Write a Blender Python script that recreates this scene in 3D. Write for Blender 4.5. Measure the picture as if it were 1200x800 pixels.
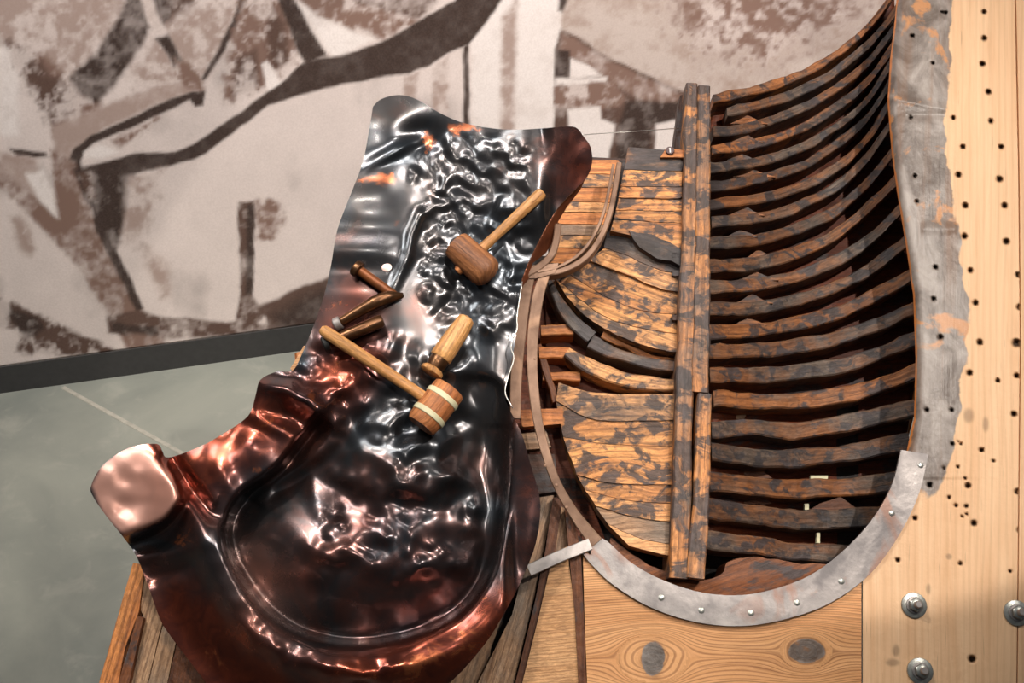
import bpy, math, random
import numpy as np
from mathutils import Vector
random.seed(4); rng = np.random.RandomState(7)
for o in list(bpy.data.objects): bpy.data.objects.remove(o)
S = bpy.context.scene; COL = S.collection
R = math.radians
# ------------------------------------------------------------------ camera
F_PX = 1250.0; PITCH = R(33)
CAM = np.array([0., 0., 2.3])
cd = bpy.data.cameras.new('camera'); cam = bpy.data.objects.new('camera', cd); COL.objects.link(cam)
cam.location = CAM; cam.rotation_euler = (R(90)-PITCH, 0, 0)
cd.sensor_width = 36; cd.lens = 36*F_PX/1200; cd.clip_start = .05; S.camera = cam
FWD = np.array([0, math.cos(PITCH), -math.sin(PITCH)]); UPV = np.array([0, math.sin(PITCH), math.cos(PITCH)])
# ------------------------------------------------------------------ world and lights
S.view_settings.view_transform = 'Standard'; S.view_settings.look = 'None'
S.view_settings.gamma = 1; S.view_settings.use_curve_mapping = False
S.view_settings.exposure = 0.0
w = bpy.data.worlds.new('world'); S.world = w; w.use_nodes = True
wt = w.node_tree; wb = wt.nodes['Background']; wc = wt.nodes.new('ShaderNodeTexCoord'); ws = wt.nodes.new('ShaderNodeSeparateXYZ')
wr_ = wt.nodes.new('ShaderNodeValToRGB'); wt.links.new(wc.outputs['Generated'], ws.inputs[0]); wt.links.new(ws.outputs[2], wr_.inputs[0])
wr_.color_ramp.elements[0].position = .15; wr_.color_ramp.elements[0].color = (.035, .034, .034, 1)
wr_.color_ramp.elements[1].position = .95; wr_.color_ramp.elements[1].color = (.15, .17, .19, 1)
wt.links.new(wr_.outputs[0], wb.inputs[0]); wb.inputs[1].default_value = 1.0
def spot(loc, tgt, power, size, blend=.4, radius=.05, col=(1, .93, .84)):
    l = bpy.data.lights.new('spot_lamp', 'SPOT'); l.energy = power; l.spot_size = R(size); l.spot_blend = blend
    l.shadow_soft_size = radius; l.color = col
    o = bpy.data.objects.new('spot_lamp', l); COL.objects.link(o); o.location = loc
    o.rotation_euler = (Vector(tgt)-Vector(loc)).to_track_quat('-Z', 'Y').to_euler(); return o
def area(loc, tgt, power, sx, sy, col=(1, .95, .9), spread=180):
    l = bpy.data.lights.new('area_lamp', 'AREA'); l.shape = 'RECTANGLE'; l.size = sx; l.size_y = sy; l.energy = power; l.spread = R(spread); l.color = col
    o = bpy.data.objects.new('area_lamp', l); COL.objects.link(o); o.location = loc
    o.rotation_euler = (Vector(tgt)-Vector(loc)).to_track_quat('-Z', 'Y').to_euler(); return o
spot((-1.35, 1.55, 4.2), (-.25, 1.85, 1.1), 175, 40, .5, .05)           # key on the sheet, from upper left
spot((1.95, .8, 4.2), (.24, 1.78, 1.2), 180, 35, .6, .04)            # mould
spot((1.30, .30, 4.2), (.637, 2.145, 1.54), 285, 35.4, .07, .025, (1, .92, .84))   # face board, its pool ends near the bottom
spot((.25, 1.35, 4.2), (-.15, 2.0, 1.3), 55, 26, .5, .04)
spot((.6, .0, 4.2), tuple(CAM*0+np.array([.36, 1.27, .83])), 42, 12, .5, .04)  # small unseen spot added to brighten the bottom boards
spot((-.5, -.1, 4.2), (-.4, 1.6, .9), 45, 34, .5, .04)
spot((-1.9, 1.5, 4.2), (-.8, 1.6, .9), 50, 42, .5, .05)
spot((.92, -.755, 4.2), (-.85, 1.8, .4), 165, 34, .5, .04)             # front right, throws the tip's shadow on the floor
area((-1.7, 2.0, 4.4), (-1.3, 3.5, 1.3), 48, 3.0, .2, (1, .91, .87), 66)  # wall washers
area((1.5, 2.3, 4.4), (1.5, 4.2, 1.5), 62, 3.2, .2, (1, .91, .87), 66)
area((-1.9, .9, 4.3), (-1.2, 2.6, 0), 11, 1.2, .3, (.97, 1, .98), 90)
# ------------------------------------------------------------------ mapping helpers
TILT = R(50)                                     # elevation of the working plane's normal
NW = np.array([0, -math.cos(TILT), math.sin(TILT)]); NV = np.array([0, math.sin(TILT), math.cos(TILT)]); NU = np.array([1., 0, 0])
ORG = CAM + 2.05*FWD
PX = 2.05/F_PX                                   # metres per picture unit on the plane
def rays(px, py):
    px = np.asarray(px, float); py = np.asarray(py, float)
    return ((px-600)/F_PX)[..., None]*NU + ((400-py)/F_PX)[..., None]*UPV + FWD
def P(px, py, w=0.):
    d = rays(px, py); wv = np.asarray(w, float)
    t = ((ORG-CAM)@NW + wv)/(d@NW)
    return CAM + t[..., None]*d
def Pf(px, py, z=0.):
    d = rays(px, py); return CAM + ((z-CAM[2])/d[..., 2])[..., None]*d
# noise
def hsh(ix, iy, s):
    n = (ix.astype(np.int64)*374761393 + iy.astype(np.int64)*668265263 + s*974711) & 0xffffffff
    n = ((n ^ (n >> 13))*1274126177) & 0xffffffff
    return ((n ^ (n >> 16)) & 0xffff)/65535.
def vnoise(x, y, s=0):
    ix = np.floor(x); iy = np.floor(y); fx = x-ix; fy = y-iy
    fx = fx*fx*fx*(fx*(fx*6-15)+10); fy = fy*fy*fy*(fy*(fy*6-15)+10)
    a = hsh(ix, iy, s); b = hsh(ix+1, iy, s); c = hsh(ix, iy+1, s); d = hsh(ix+1, iy+1, s)
    return ((a*(1-fx)+b*fx)*(1-fy)+(c*(1-fx)+d*fx)*fy)*2-1
def fbm(x, y, s=0, o=4):
    r = 0; a = 1.; t = 0
    for k in range(o):
        r = r + a*vnoise(x*2**k+k*17.3, y*2**k-k*9.1, s+k); t += a; a *= .5
    return r/t
def sst(a, b, x):
    t = np.clip((x-a)/(b-a), 0, 1); return t*t*(3-2*t)
def seg_near(X, Y, pts, closed=False):
    """distance and nearest point on a polyline"""
    best = np.full(X.shape, 1e18); nx = np.zeros(X.shape); ny = np.zeros(X.shape); tt = np.zeros(X.shape)
    n = len(pts); m = n if closed else n-1
    for i in range(m):
        ax, ay = pts[i]; bx, by = pts[(i+1) % n]; dx, dy = bx-ax, by-ay; L = dx*dx+dy*dy+1e-12
        t = np.clip(((X-ax)*dx+(Y-ay)*dy)/L, 0, 1); qx = ax+t*dx; qy = ay+t*dy
        d = (X-qx)**2+(Y-qy)**2; k = d < best
        best = np.where(k, d, best); nx = np.where(k, qx, nx); ny = np.where(k, qy, ny); tt = np.where(k, (i+t)/m, tt)
    return np.sqrt(best), nx, ny, tt
def sdf(X, Y, poly):
    d, nx, ny, _ = seg_near(X, Y, poly, True)
    ins = np.zeros(X.shape, bool); n = len(poly)
    for i in range(n):
        x1, y1 = poly[i]; x2, y2 = poly[(i+1) % n]
        if y1 == y2: continue
        ins ^= ((y1 > Y) != (y2 > Y)) & (X < (x2-x1)*(Y-y1)/(y2-y1)+x1)
    return np.where(ins, -d, d), nx, ny
def catmull(pts, n=6):
    p = np.array(pts, float)
    if len(p) < 3: 
        return np.array([p[0]+(p[-1]-p[0])*k/(2*n) for k in range(2*n+1)])
    q = np.vstack([2*p[0]-p[1], p, 2*p[-1]-p[-2]]); out = []
    for i in range(1, len(q)-2):
        for k in range(n):
            t = k/n; a, b, c, d = q[i-1], q[i], q[i+1], q[i+2]
            out.append(.5*((2*b)+(-a+c)*t+(2*a-5*b+4*c-d)*t*t+(-a+3*b-3*c+d)*t**3))
    out.append(p[-1]); return np.array(out)
# ------------------------------------------------------------------ object helpers
def link_mesh(name, V, faces, mat, parent=None, uv=None, attrs=None, smooth=True, origin=None):
    V = np.asarray(V, float)
    o0 = V.mean(0) if origin is None else np.asarray(origin, float)
    me = bpy.data.meshes.new(name)
    me.from_pydata((V-o0).tolist(), [], [list(map(int, f)) for f in faces])
    if uv is not None:
        l = me.uv_layers.new(name='UVMap'); vi = np.empty(len(me.loops), int); me.loops.foreach_get('vertex_index', vi)
        l.data.foreach_set('uv', np.asarray(uv, float)[vi].ravel())
    for k, a in (attrs or {}).items():
        a = np.asarray(a, float)
        if a.ndim == 1:
            at = me.attributes.new(k, 'FLOAT', 'POINT'); at.data.foreach_set('value', a)
        else:
            at = me.attributes.new(k, 'FLOAT_COLOR', 'POINT'); at.data.foreach_set('color', np.hstack([a, np.ones((len(a), 1))]).ravel())
    me.polygons.foreach_set('use_smooth', [smooth]*len(me.polygons)); me.materials.append(mat); me.update()
    ob = bpy.data.objects.new(name, me); COL.objects.link(ob); ob.location = o0
    if parent is not None:
        pl = np.array(parent['_w']) if '_w' in parent else np.array(parent.location)
        ob.parent = parent; ob.location = o0-pl; ob['_w'] = list(map(float, o0))
    return ob
def thing(name, label, cat, loc, group=None):
    o = bpy.data.objects.new(name, None); COL.objects.link(o); o.location = loc; o.empty_display_size = .05
    o['label'] = label; o['category'] = cat; o['_w'] = list(map(float, loc))
    if group: o['group'] = group
    return o
def tag(o, label, cat, group=None):
    o['label'] = label; o['category'] = cat
    if group: o['group'] = group
    return o
def plate(name, poly, w, thick, mat, parent=None, step=4., ang=0., uvf=None, attrs=None, rough=0., smooth=False, down=None, spl=False):
    """a board whose outline is traced in the working plane: top surface at height w(x, y), real thickness, closed sides"""
    if spl: poly = [tuple(q) for q in catmull(list(poly)+[poly[0]], 4)[:-1]]
    if rough:
        pp = []
        for i in range(len(poly)):
            a = np.array(poly[i]); b = np.array(poly[(i+1) % len(poly)]); n = max(1, int(np.linalg.norm(b-a)/8))
            for k in range(n):
                q = a+(b-a)*k/n; pp.append((q[0]+rough*vnoise(q[0:1]*.13, q[1:2]*.13, 3)[0], q[1]+rough*vnoise(q[0:1]*.13, q[1:2]*.13, 9)[0]))
        poly = pp
    pa = np.array(poly); x0, y0 = pa.min(0); x1, y1 = pa.max(0)
    xs = np.arange(x0-step, x1+2*step, step); ys = np.arange(y0-step, y1+2*step, step)
    X, Y = np.meshgrid(xs, ys); sd, nx, ny = sdf(X, Y, poly)
    snap = np.abs(sd) < .72*step
    X = np.where(snap, nx, X); Y = np.where(snap, ny, Y); ok = (sd < 0) | snap
    W = w(X, Y) if callable(w) else np.full(X.shape, float(w))
    top = P(X, Y, W); r, c = X.shape; idx = -np.ones(r*c, int); okf = ok.ravel()
    A = np.arange(r*c).reshape(r, c)
    q = np.stack([A[:-1, :-1], A[1:, :-1], A[1:, 1:], A[:-1, 1:]], -1).reshape(-1, 4)
    good = okf[q]; cnt = good.sum(1); sn = snap.ravel(); xr = X.ravel(); yr = Y.ravel()
    faces = [tuple(f) for f in q[(cnt == 4) & ~sn[q].any(1)]]
    mixd = q[(cnt >= 3) & sn[q].any(1)]
    if len(mixd):
        best = np.zeros(len(mixd)); pick = np.zeros(len(mixd), int); keep = {}
        for dg_, tr in enumerate((((0, 1, 2), (0, 2, 3)), ((0, 1, 3), (1, 2, 3)))):
            tot = np.zeros(len(mixd)); ks = []
            for t in tr:
                T3 = mixd[:, list(t)]; xa, ya = xr[T3], yr[T3]
                ar = -((xa[:, 1]-xa[:, 0])*(ya[:, 2]-ya[:, 0])-(xa[:, 2]-xa[:, 0])*(ya[:, 1]-ya[:, 0]))/2
                cs = sdf(xa.mean(1), ya.mean(1), poly)[0]
                k = okf[T3].all(1) & (ar > .012*step*step) & ((cs < -.02*step) | ~sn[T3].all(1))
                ks.append(k); tot += np.where(k, ar, 0)+np.where(k, .0, -.001)
            keep[dg_] = (tr, ks); 
            if dg_ == 0: best = tot
            else: pick = (tot > best+1e-6).astype(int)
        for dg_ in (0, 1):
            tr, ks = keep[dg_]
            for t, k in zip(tr, ks):
                faces += [tuple(f) for f in mixd[(pick == dg_) & k][:, list(t)]]
    used = np.unique(np.concatenate([np.array(f) for f in faces])); idx[used] = np.arange(len(used))
    Vt = top.reshape(-1, 3)[used]; xf = X.ravel()[used]; yf = Y.ravel()[used]; n = len(used)
    faces = [tuple(idx[list(f)]) for f in faces]
    ed = {}
    for f in faces:
        for i in range(len(f)):
            a, b = f[i], f[(i+1) % len(f)]
            if (b, a) in ed: del ed[(b, a)]
            else: ed[(a, b)] = 1
    dn = np.asarray(down) if down is not None else -NW
    Vb = Vt+dn*thick
    allf = list(faces)+[tuple(i+n for i in reversed(f)) for f in faces]
    # separate rim vertices so the edge stays crisp under smooth shading
    ring = sorted({i for e in ed for i in e}); rm = {v: 2*n+k for k, v in enumerate(ring)}; m = len(ring)
    Vr = np.vstack([Vt[ring], Vb[ring]])
    for a, b in ed: allf.append((rm[b], rm[a], rm[a]+m, rm[b]+m))
    V = np.vstack([Vt, Vb, Vr])
    if uvf: uvt = uvf(xf, yf)
    else:
        u = (xf-600)*PX; v = (400-yf)*PX; ca, sa = math.cos(ang), math.sin(ang)
        uvt = np.stack([u*ca+v*sa, -u*sa+v*ca], 1)
    uv = np.vstack([uvt, uvt, uvt[ring], uvt[ring]+np.array([0, thick])])
    at = {}
    for k, fn in (attrs or {}).items():
        a = fn(xf, yf); at[k] = np.concatenate([a, a, a[ring], a[ring]*0+(1. if k == 'dirt_shade' else 0.)])  # lower rim painted fully dark, shade on the board sides put into colour
    return link_mesh(name, V, allf, mat, parent, uv, at, smooth)
def bar(name, path, width, thick, mat, parent=None, side=None, rough=0., n=6, ch=.15, world=False, widths=None, up=None, world_path=None):
    """a squared bar swept along a path; top face follows the path. path: (x, y, height)"""
    if world_path is None:
        pp = np.array(path, float); pw = P(pp[:, 0], pp[:, 1], pp[:, 2])
    else: pw = np.array(world_path, float)
    C = catmull(pw, n); N = len(C)
    T = np.gradient(C, axis=0); T /= np.linalg.norm(T, axis=1)[:, None]
    upv = NW if up is None else np.asarray(up, float)
    if side is None:
        Sd = np.cross(upv[None], T); Sd /= np.linalg.norm(Sd, axis=1)[:, None]
    else: Sd = np.repeat(np.asarray(side, float)[None], N, 0)
    U = np.repeat(upv[None], N, 0)
    wd = np.full(N, width) if widths is None else np.interp(np.linspace(0, 1, N), np.linspace(0, 1, len(widths)), widths)
    c = ch*min(wd.mean(), thick)
    L = np.concatenate([[0], np.cumsum(np.linalg.norm(np.diff(C, axis=0), axis=1))])
    V = []; uv = []
    sd_ = random.random()*50
    for i in range(N):
        h = wd[i]/2
        pr = [(-h, -c), (-h+c, 0), (h-c, 0), (h, -c), (h, -thick+c), (h-c, -thick), (-h+c, -thick), (-h, -thick+c)]
        acc = 0
        for k, (a, b) in enumerate(pr):
            if rough:
                g = np.array([L[i]*22+sd_]); s_ = 1 if a > 0 else 2
                a += rough*fbm(g, np.array([s_*7.7+sd_]), 5, 3)[0]; b += .5*rough*fbm(g, np.array([k//4*5.1+sd_*2]), 8, 3)[0]
            V.append(C[i]+Sd[i]*a+U[i]*b); uv.append((L[i], [0, .15, .85, 1, 1.8, 2, 3, 3.2][k]*wd[i]))
    f = []
    for i in range(N-1):
        for k in range(8):
            k2 = (k+1) % 8; f.append((i*8+k, i*8+k2, (i+1)*8+k2, (i+1)*8+k))
    f.append(tuple(reversed(range(8)))); f.append(tuple((N-1)*8+k for k in range(8)))
    return link_mesh(name, V, f, mat, parent, uv, None, False)
def lathe(name, A, B, prof, mat, parent=None, seg=28, rough=0., flat=1., closed=True):
    """turned shape from A to B. prof: (fraction along, radius)"""
    A = np.array(A, float); B = np.array(B, float); ax = B-A; L = np.linalg.norm(ax); ax /= L
    s1 = np.cross(ax, NW)
    if np.linalg.norm(s1) < 1e-3: s1 = np.cross(ax, NU)
    s1 /= np.linalg.norm(s1); s2 = np.cross(s1, ax)
    V = []; uv = []; f = []; m = len(prof); sd_ = random.random()*40
    for j, (t, r) in enumerate(prof):
        for k in range(seg):
            a = 2*math.pi*k/seg
            rr = r*(1+rough*fbm(np.array([math.cos(a)*1.6+sd_+t*3]), np.array([math.sin(a)*1.6+t*4]), 2, 3)[0])
            V.append(A+ax*L*t+s1*math.cos(a)*rr+s2*math.sin(a)*rr*flat); uv.append((L*t+.0*r, abs(k-seg/2)/seg*2*math.pi*max(r, .004)))
    for j in range(m-1):
        for k in range(seg):
            k2 = (k+1) % seg; f.append((j*seg+k, j*seg+k2, (j+1)*seg+k2, (j+1)*seg+k))
    f.append(tuple(reversed(range(seg)))); f.append(tuple((m-1)*seg+k for k in range(seg)))
    o = link_mesh(name, V, f, mat, parent, uv, None, True)
    try: o.data.set_sharp_from_angle(angle=R(42))
    except Exception: pass
    return o
def tube(name, wp, rad, mat, parent=None, seg=12, n=6, flat=1.):
    C = catmull(wp, n); N = len(C); T = np.gradient(C, axis=0); T /= np.linalg.norm(T, axis=1)[:, None]
    rd = np.interp(np.linspace(0, 1, N), np.linspace(0, 1, len(rad)), rad) if hasattr(rad, '__len__') else np.full(N, rad)
    V = []; uv = []; f = []
    for i in range(N):
        s1 = np.cross(T[i], NW); s1 /= np.linalg.norm(s1)+1e-9; s2 = np.cross(s1, T[i])
        for k in range(seg):
            a = 2*math.pi*k/seg; V.append(C[i]+rd[i]*(s1*math.cos(a)+s2*math.sin(a)*flat)); uv.append((i*.01, k*.005))
    for i in range(N-1):
        for k in range(seg):
            k2 = (k+1) % seg; f.append((i*seg+k, i*seg+k2, (i+1)*seg+k2, (i+1)*seg+k))
    f.append(tuple(reversed(range(seg)))); f.append(tuple((N-1)*seg+k for k in range(seg)))
    return link_mesh(name, V, f, mat, parent, uv, None, True)
def box_w(name, lo, hi, mat, parent=None):
    lo = np.array(lo, float); hi = np.array(hi, float)
    V = [[(lo, hi)[i & 1][0], (lo, hi)[(i >> 1) & 1][1], (lo, hi)[(i >> 2) & 1][2]] for i in range(8)]
    f = [(0, 2, 3, 1), (4, 5, 7, 6), (0, 1, 5, 4), (2, 6, 7, 3), (0, 4, 6, 2), (1, 3, 7, 5)]
    uv = [(v[2], v[0]+v[1]) for v in V]
    return link_mesh(name, V, f, mat, parent, uv, None, False)
# ------------------------------------------------------------------ materials
def srgb(r, g, b):
    return tuple((c/255/12.92 if c/255 <= .04045 else ((c/255+.055)/1.055)**2.4) for c in (r, g, b))
class NT:
    def __init__(s, name):
        s.m = bpy.data.materials.new(name); s.m.use_nodes = True; s.t = s.m.node_tree; s.b = s.t.nodes['Principled BSDF']
    def n(s, typ, **kw):
        x = s.t.nodes.new(typ)
        for k, v in kw.items():
            if k.startswith('i_'):
                x.inputs[k[2:].replace('_', ' ')].default_value = v
            else: setattr(x, k, v)
        return x
    def l(s, a, b): s.t.links.new(a, b)
    def noise(s, vec, scale, detail=4, dist=0., rough=.55):
        x = s.n('ShaderNodeTexNoise'); x.inputs['Scale'].default_value = scale; x.inputs['Detail'].default_value = detail
        x.inputs['Distortion'].default_value = dist; x.inputs['Roughness'].default_value = rough
        if vec is not None: s.l(vec, x.inputs['Vector'])
        return x.outputs['Fac']
    def mapr(s, v, a, b, c=0., d=1.):
        x = s.n('ShaderNodeMapRange'); x.clamp = True; s.l(v, x.inputs[0])
        for i, q in enumerate((a, b, c, d)): x.inputs[i+1].default_value = q
        return x.outputs[0]
    def mix(s, f, a, b, mode='MIX'):
        x = s.n('ShaderNodeMix', data_type='RGBA', blend_type=mode)
        for sock, v in ((x.inputs[0], f), (x.inputs[6], a), (x.inputs[7], b)):
            if isinstance(v, (int, float)): sock.default_value = v
            elif isinstance(v, tuple): sock.default_value = (*v[:3], 1)
            else: s.l(v, sock)
        return x.outputs[2]
    def math(s, op, a, b=None):
        x = s.n('ShaderNodeMath', operation=op)
        for sock, v in zip(x.inputs, (a, b)):
            if v is None: continue
            if isinstance(v, (int, float)): sock.default_value = v
            else: s.l(v, sock)
        return x.outputs[0]
    def vscale(s, vec, sc, rnd=None):
        x = s.n('ShaderNodeMapping'); s.l(vec, x.inputs['Vector']); x.inputs['Scale'].default_value = sc
        if rnd is not None:
            cb = s.n('ShaderNodeCombineXYZ'); a = s.math('MULTIPLY', rnd, 37.); b = s.math('MULTIPLY', rnd, 91.)
            s.l(a, cb.inputs[0]); s.l(b, cb.inputs[1]); s.l(a, cb.inputs[2]); s.l(cb.outputs[0], x.inputs['Location'])
        return x.outputs[0]
    def attr(s, name):
        x = s.n('ShaderNodeAttribute'); x.attribute_name = name; return x.outputs
    def bump(s, h, strength, dist):
        x = s.n('ShaderNodeBump'); x.inputs['Strength'].default_value = strength; x.inputs['Distance'].default_value = dist
        s.l(h, x.inputs['Height']); s.l(x.outputs[0], s.b.inputs['Normal'])
def wood(name, ca, cb, char=.0, grey=.0, cc=(38, 34, 33), cg=(104, 98, 93), lines=1., rough=.55, cscale=14., stain=False, bumps=.5, dark=(70, 36, 18), wsc=9.):
    m = NT(name); tc = m.n('ShaderNodeTexCoord'); oi = m.n('ShaderNodeObjectInfo'); rnd = oi.outputs['Random']
    uv = m.vscale(tc.outputs['UV'], (1, 1, 1), rnd); ob = m.vscale(tc.outputs['Object'], (1, 1, 1), rnd)
    g1 = m.noise(m.vscale(uv, (3., 34., 1)), 1., 5, .6, .6)
    col = m.mix(m.mapr(g1, .3, .7), ca_ := srgb(*ca), srgb(*cb))
    g2 = m.noise(m.vscale(uv, (6., 190., 1)), 1., 4, .3, .7)
    col = m.mix(m.mapr(g2, .52, .72, 0, .55*lines), col, srgb(*dark))
    wv = m.n('ShaderNodeTexWave', wave_type='BANDS', bands_direction='Y', wave_profile='SIN')
    m.l(m.vscale(uv, (1.2, wsc, 1)), wv.inputs['Vector']); wv.inputs['Scale'].default_value = 2.6; wv.inputs['Distortion'].default_value = 5.5
    wv.inputs['Detail'].default_value = 2; wv.inputs['Detail Scale'].default_value = .8
    col = m.mix(m.mapr(wv.outputs['Fac'], .62, .95, 0, .42*lines), col, srgb(*dark))
    if grey:
        gn = m.noise(ob, 7., 5, .4, .6); gn2 = m.noise(m.vscale(uv, (9., 60., 1)), 1., 4)
        gf = m.mapr(m.math('ADD', gn, m.math('MULTIPLY', gn2, .35)), .95-.55*grey, 1.08-.55*grey+.1, 0, .9)
        col = m.mix(gf, col, m.mix(m.mapr(g2, .3, .7), srgb(*cg), srgb(cg[0]*.55, cg[1]*.55, cg[2]*.55)))
    if char:
        cn = m.noise(m.vscale(ob, (.8, 1.15, 1.15)), cscale, 8, .6, .62); cn2 = m.noise(m.vscale(uv, (14., 90., 1)), 1., 3)
        cf = m.mapr(m.math('ADD', cn, m.math('MULTIPLY', m.math('SUBTRACT', cn2, .5), .22)), .685-.3*char, .765-.3*char, 0, .9)
        col = m.mix(cf, col, m.mix(m.mapr(cn2, .3, .7), srgb(*cc), srgb(cc[0]*1.9, cc[1]*1.95, cc[2]*2.05)))
    if stain:
        st = m.attr('stain')[2]; n1 = m.noise(ob, 16., 6, .6, .6)
        sf = m.mapr(m.math('ADD', st, m.math('MULTIPLY', m.math('SUBTRACT', n1, .5), 1.25)), .42, .6, 0, .9)
        n2 = m.noise(m.vscale(ob, (2., 1., 1)), 9., 6, .8, .6); n3 = m.noise(m.vscale(uv, (3., 40., 1)), 1., 4, .4)
        lead = m.mix(m.mapr(n2, .38, .66), srgb(74, 72, 73), srgb(158, 152, 148))
        lead = m.mix(m.mapr(n3, .5, .7, 0, .5), lead, srgb(112, 76, 52))
        lead = m.mix(m.mapr(m.noise(ob, 13., 5, .5), .6, .66, 0, .8), lead, srgb(196, 132, 78))
        col = m.mix(sf, col, lead)
        dk = m.attr('dirt_shade')[2]; col = m.mix(dk, col, srgb(38, 24, 15))
        m.l(m.mapr(sf, 0, 1, rough, .36), m.b.inputs['Roughness'])
        kn = m.attr('edge')[2]; en = m.noise(ob, 30., 4)
        col = m.mix(m.mapr(m.math('ADD', kn, m.math('MULTIPLY', m.math('SUBTRACT', en, .5), .9)), .45, .6, 0, .85), col, srgb(214, 128, 60))
    sp = m.noise(m.vscale(uv, (14., 60., 1)), 3., 6, .8, .75)
    col = m.mix(1., col, m.mix(m.mapr(sp, .36, .64), (.60, .57, .55), (1.18, 1.18, 1.18)) if not stain else (1., 1., 1.), 'MULTIPLY')
    pit = m.noise(m.vscale(uv, (5., 120., 1)), 2., 3, .4, .6)
    col = m.mix(m.mapr(pit, .66, .72, 0, .7 if (char or grey) else .25), col, srgb(34, 22, 16))
    hs = m.n('ShaderNodeHueSaturation'); m.l(m.mapr(rnd, 0, 1, .8, 1.16), hs.inputs['Value']); m.l(col, hs.inputs['Color'])
    m.l(hs.outputs[0], m.b.inputs['Base Color']); m.b.inputs['Roughness'].default_value = rough
    m.b.inputs['Specular IOR Level'].default_value = .35
    m.bump(m.math('ADD', m.math('MULTIPLY', g2, .6), m.math('ADD', m.noise(ob, 60., 4), m.math('MULTIPLY', m.noise(ob, 14., 3), 1.5))), bumps, .0045)
    return m.m
def metal(name, ca, cb, rough=.45, scale=18., met=.6, cc=None, bumpd=.001):
    m = NT(name); tc = m.n('ShaderNodeTexCoord'); ob = tc.outputs['Object']
    n = m.noise(ob, scale, 6, .5, .6); col = m.mix(m.mapr(n, .36, .64), srgb(*ca), srgb(*cb))
    if cc: col = m.mix(m.mapr(m.noise(ob, scale*.5, 5, .8), .56, .64, 0, .8), col, srgb(*cc))
    m.l(col, m.b.inputs['Base Color']); m.b.inputs['Metallic'].default_value = met
    m.l(m.mapr(n, .3, .7, rough*.8, rough*1.25), m.b.inputs['Roughness'])
    m.bump(m.noise(ob, 130., 5), .5, bumpd); return m.m
def plain(name, c, rough=.5, met=0.):
    m = NT(name); tc = m.n('ShaderNodeTexCoord'); n = m.noise(tc.outputs['Object'], 40., 4)
    m.l(m.mix(m.mapr(n, .3, .7), srgb(*[v*.86 for v in c]), srgb(*c)), m.b.inputs['Base Color'])
    m.b.inputs['Roughness'].default_value = rough; m.b.inputs['Metallic'].default_value = met; return m.m
M = {}
M['panel'] = wood('charred_pine', (232, 166, 100), (186, 118, 66), char=.7, grey=.4, cscale=30)
M['panel_lt'] = wood('scorched_pine', (232, 172, 112), (190, 128, 78), char=.66, grey=.45, cscale=28)
M['panel_dk'] = wood('blackened_pine', (150, 104, 70), (104, 66, 40), char=.95, grey=.7, cscale=11)
M['post'] = wood('scorched_post', (214, 146, 86), (150, 94, 54), char=.78, grey=.6, cg=(120, 110, 102), cscale=22)
M['rib'] = wood('charred_rib', (146, 96, 60), (96, 62, 40), char=.66, grey=.7, cg=(110, 98, 88), cscale=28)
M['rib_br'] = wood('scorched_rib', (176, 112, 64), (116, 72, 42), char=.6, grey=.6, cg=(124, 106, 92), cscale=26)
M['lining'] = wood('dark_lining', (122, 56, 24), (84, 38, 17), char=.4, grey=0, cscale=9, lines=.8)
M['light'] = wood('light_pine', (232, 180, 128), (214, 156, 102), char=0, grey=0, dark=(140, 88, 52), lines=.9, bumps=.3, wsc=20.)
M['grey'] = wood('weathered_board', (196, 156, 120), (150, 114, 84), char=.1, grey=.62, cg=(160, 142, 126), cscale=8)
M['warm'] = wood('warm_pine', (208, 136, 76), (168, 98, 50), char=.25, grey=.25)
M['brown'] = wood('brown_batten', (128, 76, 42), (90, 50, 28), char=.35, grey=.25)
M['dark'] = wood('dark_batten', (74, 44, 28), (46, 28, 18), char=.5, grey=.2)
M['face'] = wood('drilled_board', (230, 190, 150), (216, 170, 128), stain=True, dark=(160, 112, 74), lines=.3, bumps=.3)
M['dark2'] = wood('shade_dark_wood', (46, 30, 20), (30, 20, 15), char=.6, grey=0)  # near-black tone carries the shade of the cavity and gaps
M['strap'] = metal('browned_iron', (140, 108, 86), (108, 80, 62), .55, 14, .25, (158, 122, 96))
M['steel'] = metal('dull_steel', (160, 152, 148), (124, 118, 117), .5, 16, .45, (146, 110, 94))
M['zinc'] = metal('zinc', (186, 186, 178), (140, 138, 132), .35, 40, .8)
M['under'] = metal('copper_underside', (128, 72, 44), (88, 46, 28), .42, 12, .55)
M['tool'] = metal('old_iron', (108, 74, 48), (70, 46, 30), .3, 30, .8, (140, 112, 84))
M['rod'] = metal('rust_brown_rod', (132, 76, 40), (96, 54, 28), .4, 30, .45)
M['handle'] = wood('ash_handle', (208, 156, 98), (178, 122, 70), char=0, grey=.2, lines=.6, rough=.45)
M['head'] = wood('old_mallet_wood', (146, 96, 60), (100, 62, 38), char=0, grey=.35, cg=(150, 116, 88), lines=.9, rough=.5)
M['head_lt'] = wood('banded_mallet_wood', (206, 136, 84), (168, 98, 54), char=0, grey=0, lines=.8)
M['band'] = plain('pale_band', (214, 206, 168), .6)
M['wire'] = plain('wire_steel', (205, 200, 194), .3, .8)
M['maroon'] = plain('maroon_disc', (72, 40, 40), .4)
M['white'] = plain('white_paint', (240, 238, 234), .5)
M['black'] = plain('black_rubber', (30, 28, 27), .5)
M['pink'] = plain('pale_rivet', (222, 190, 180), .35, .4)
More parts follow.
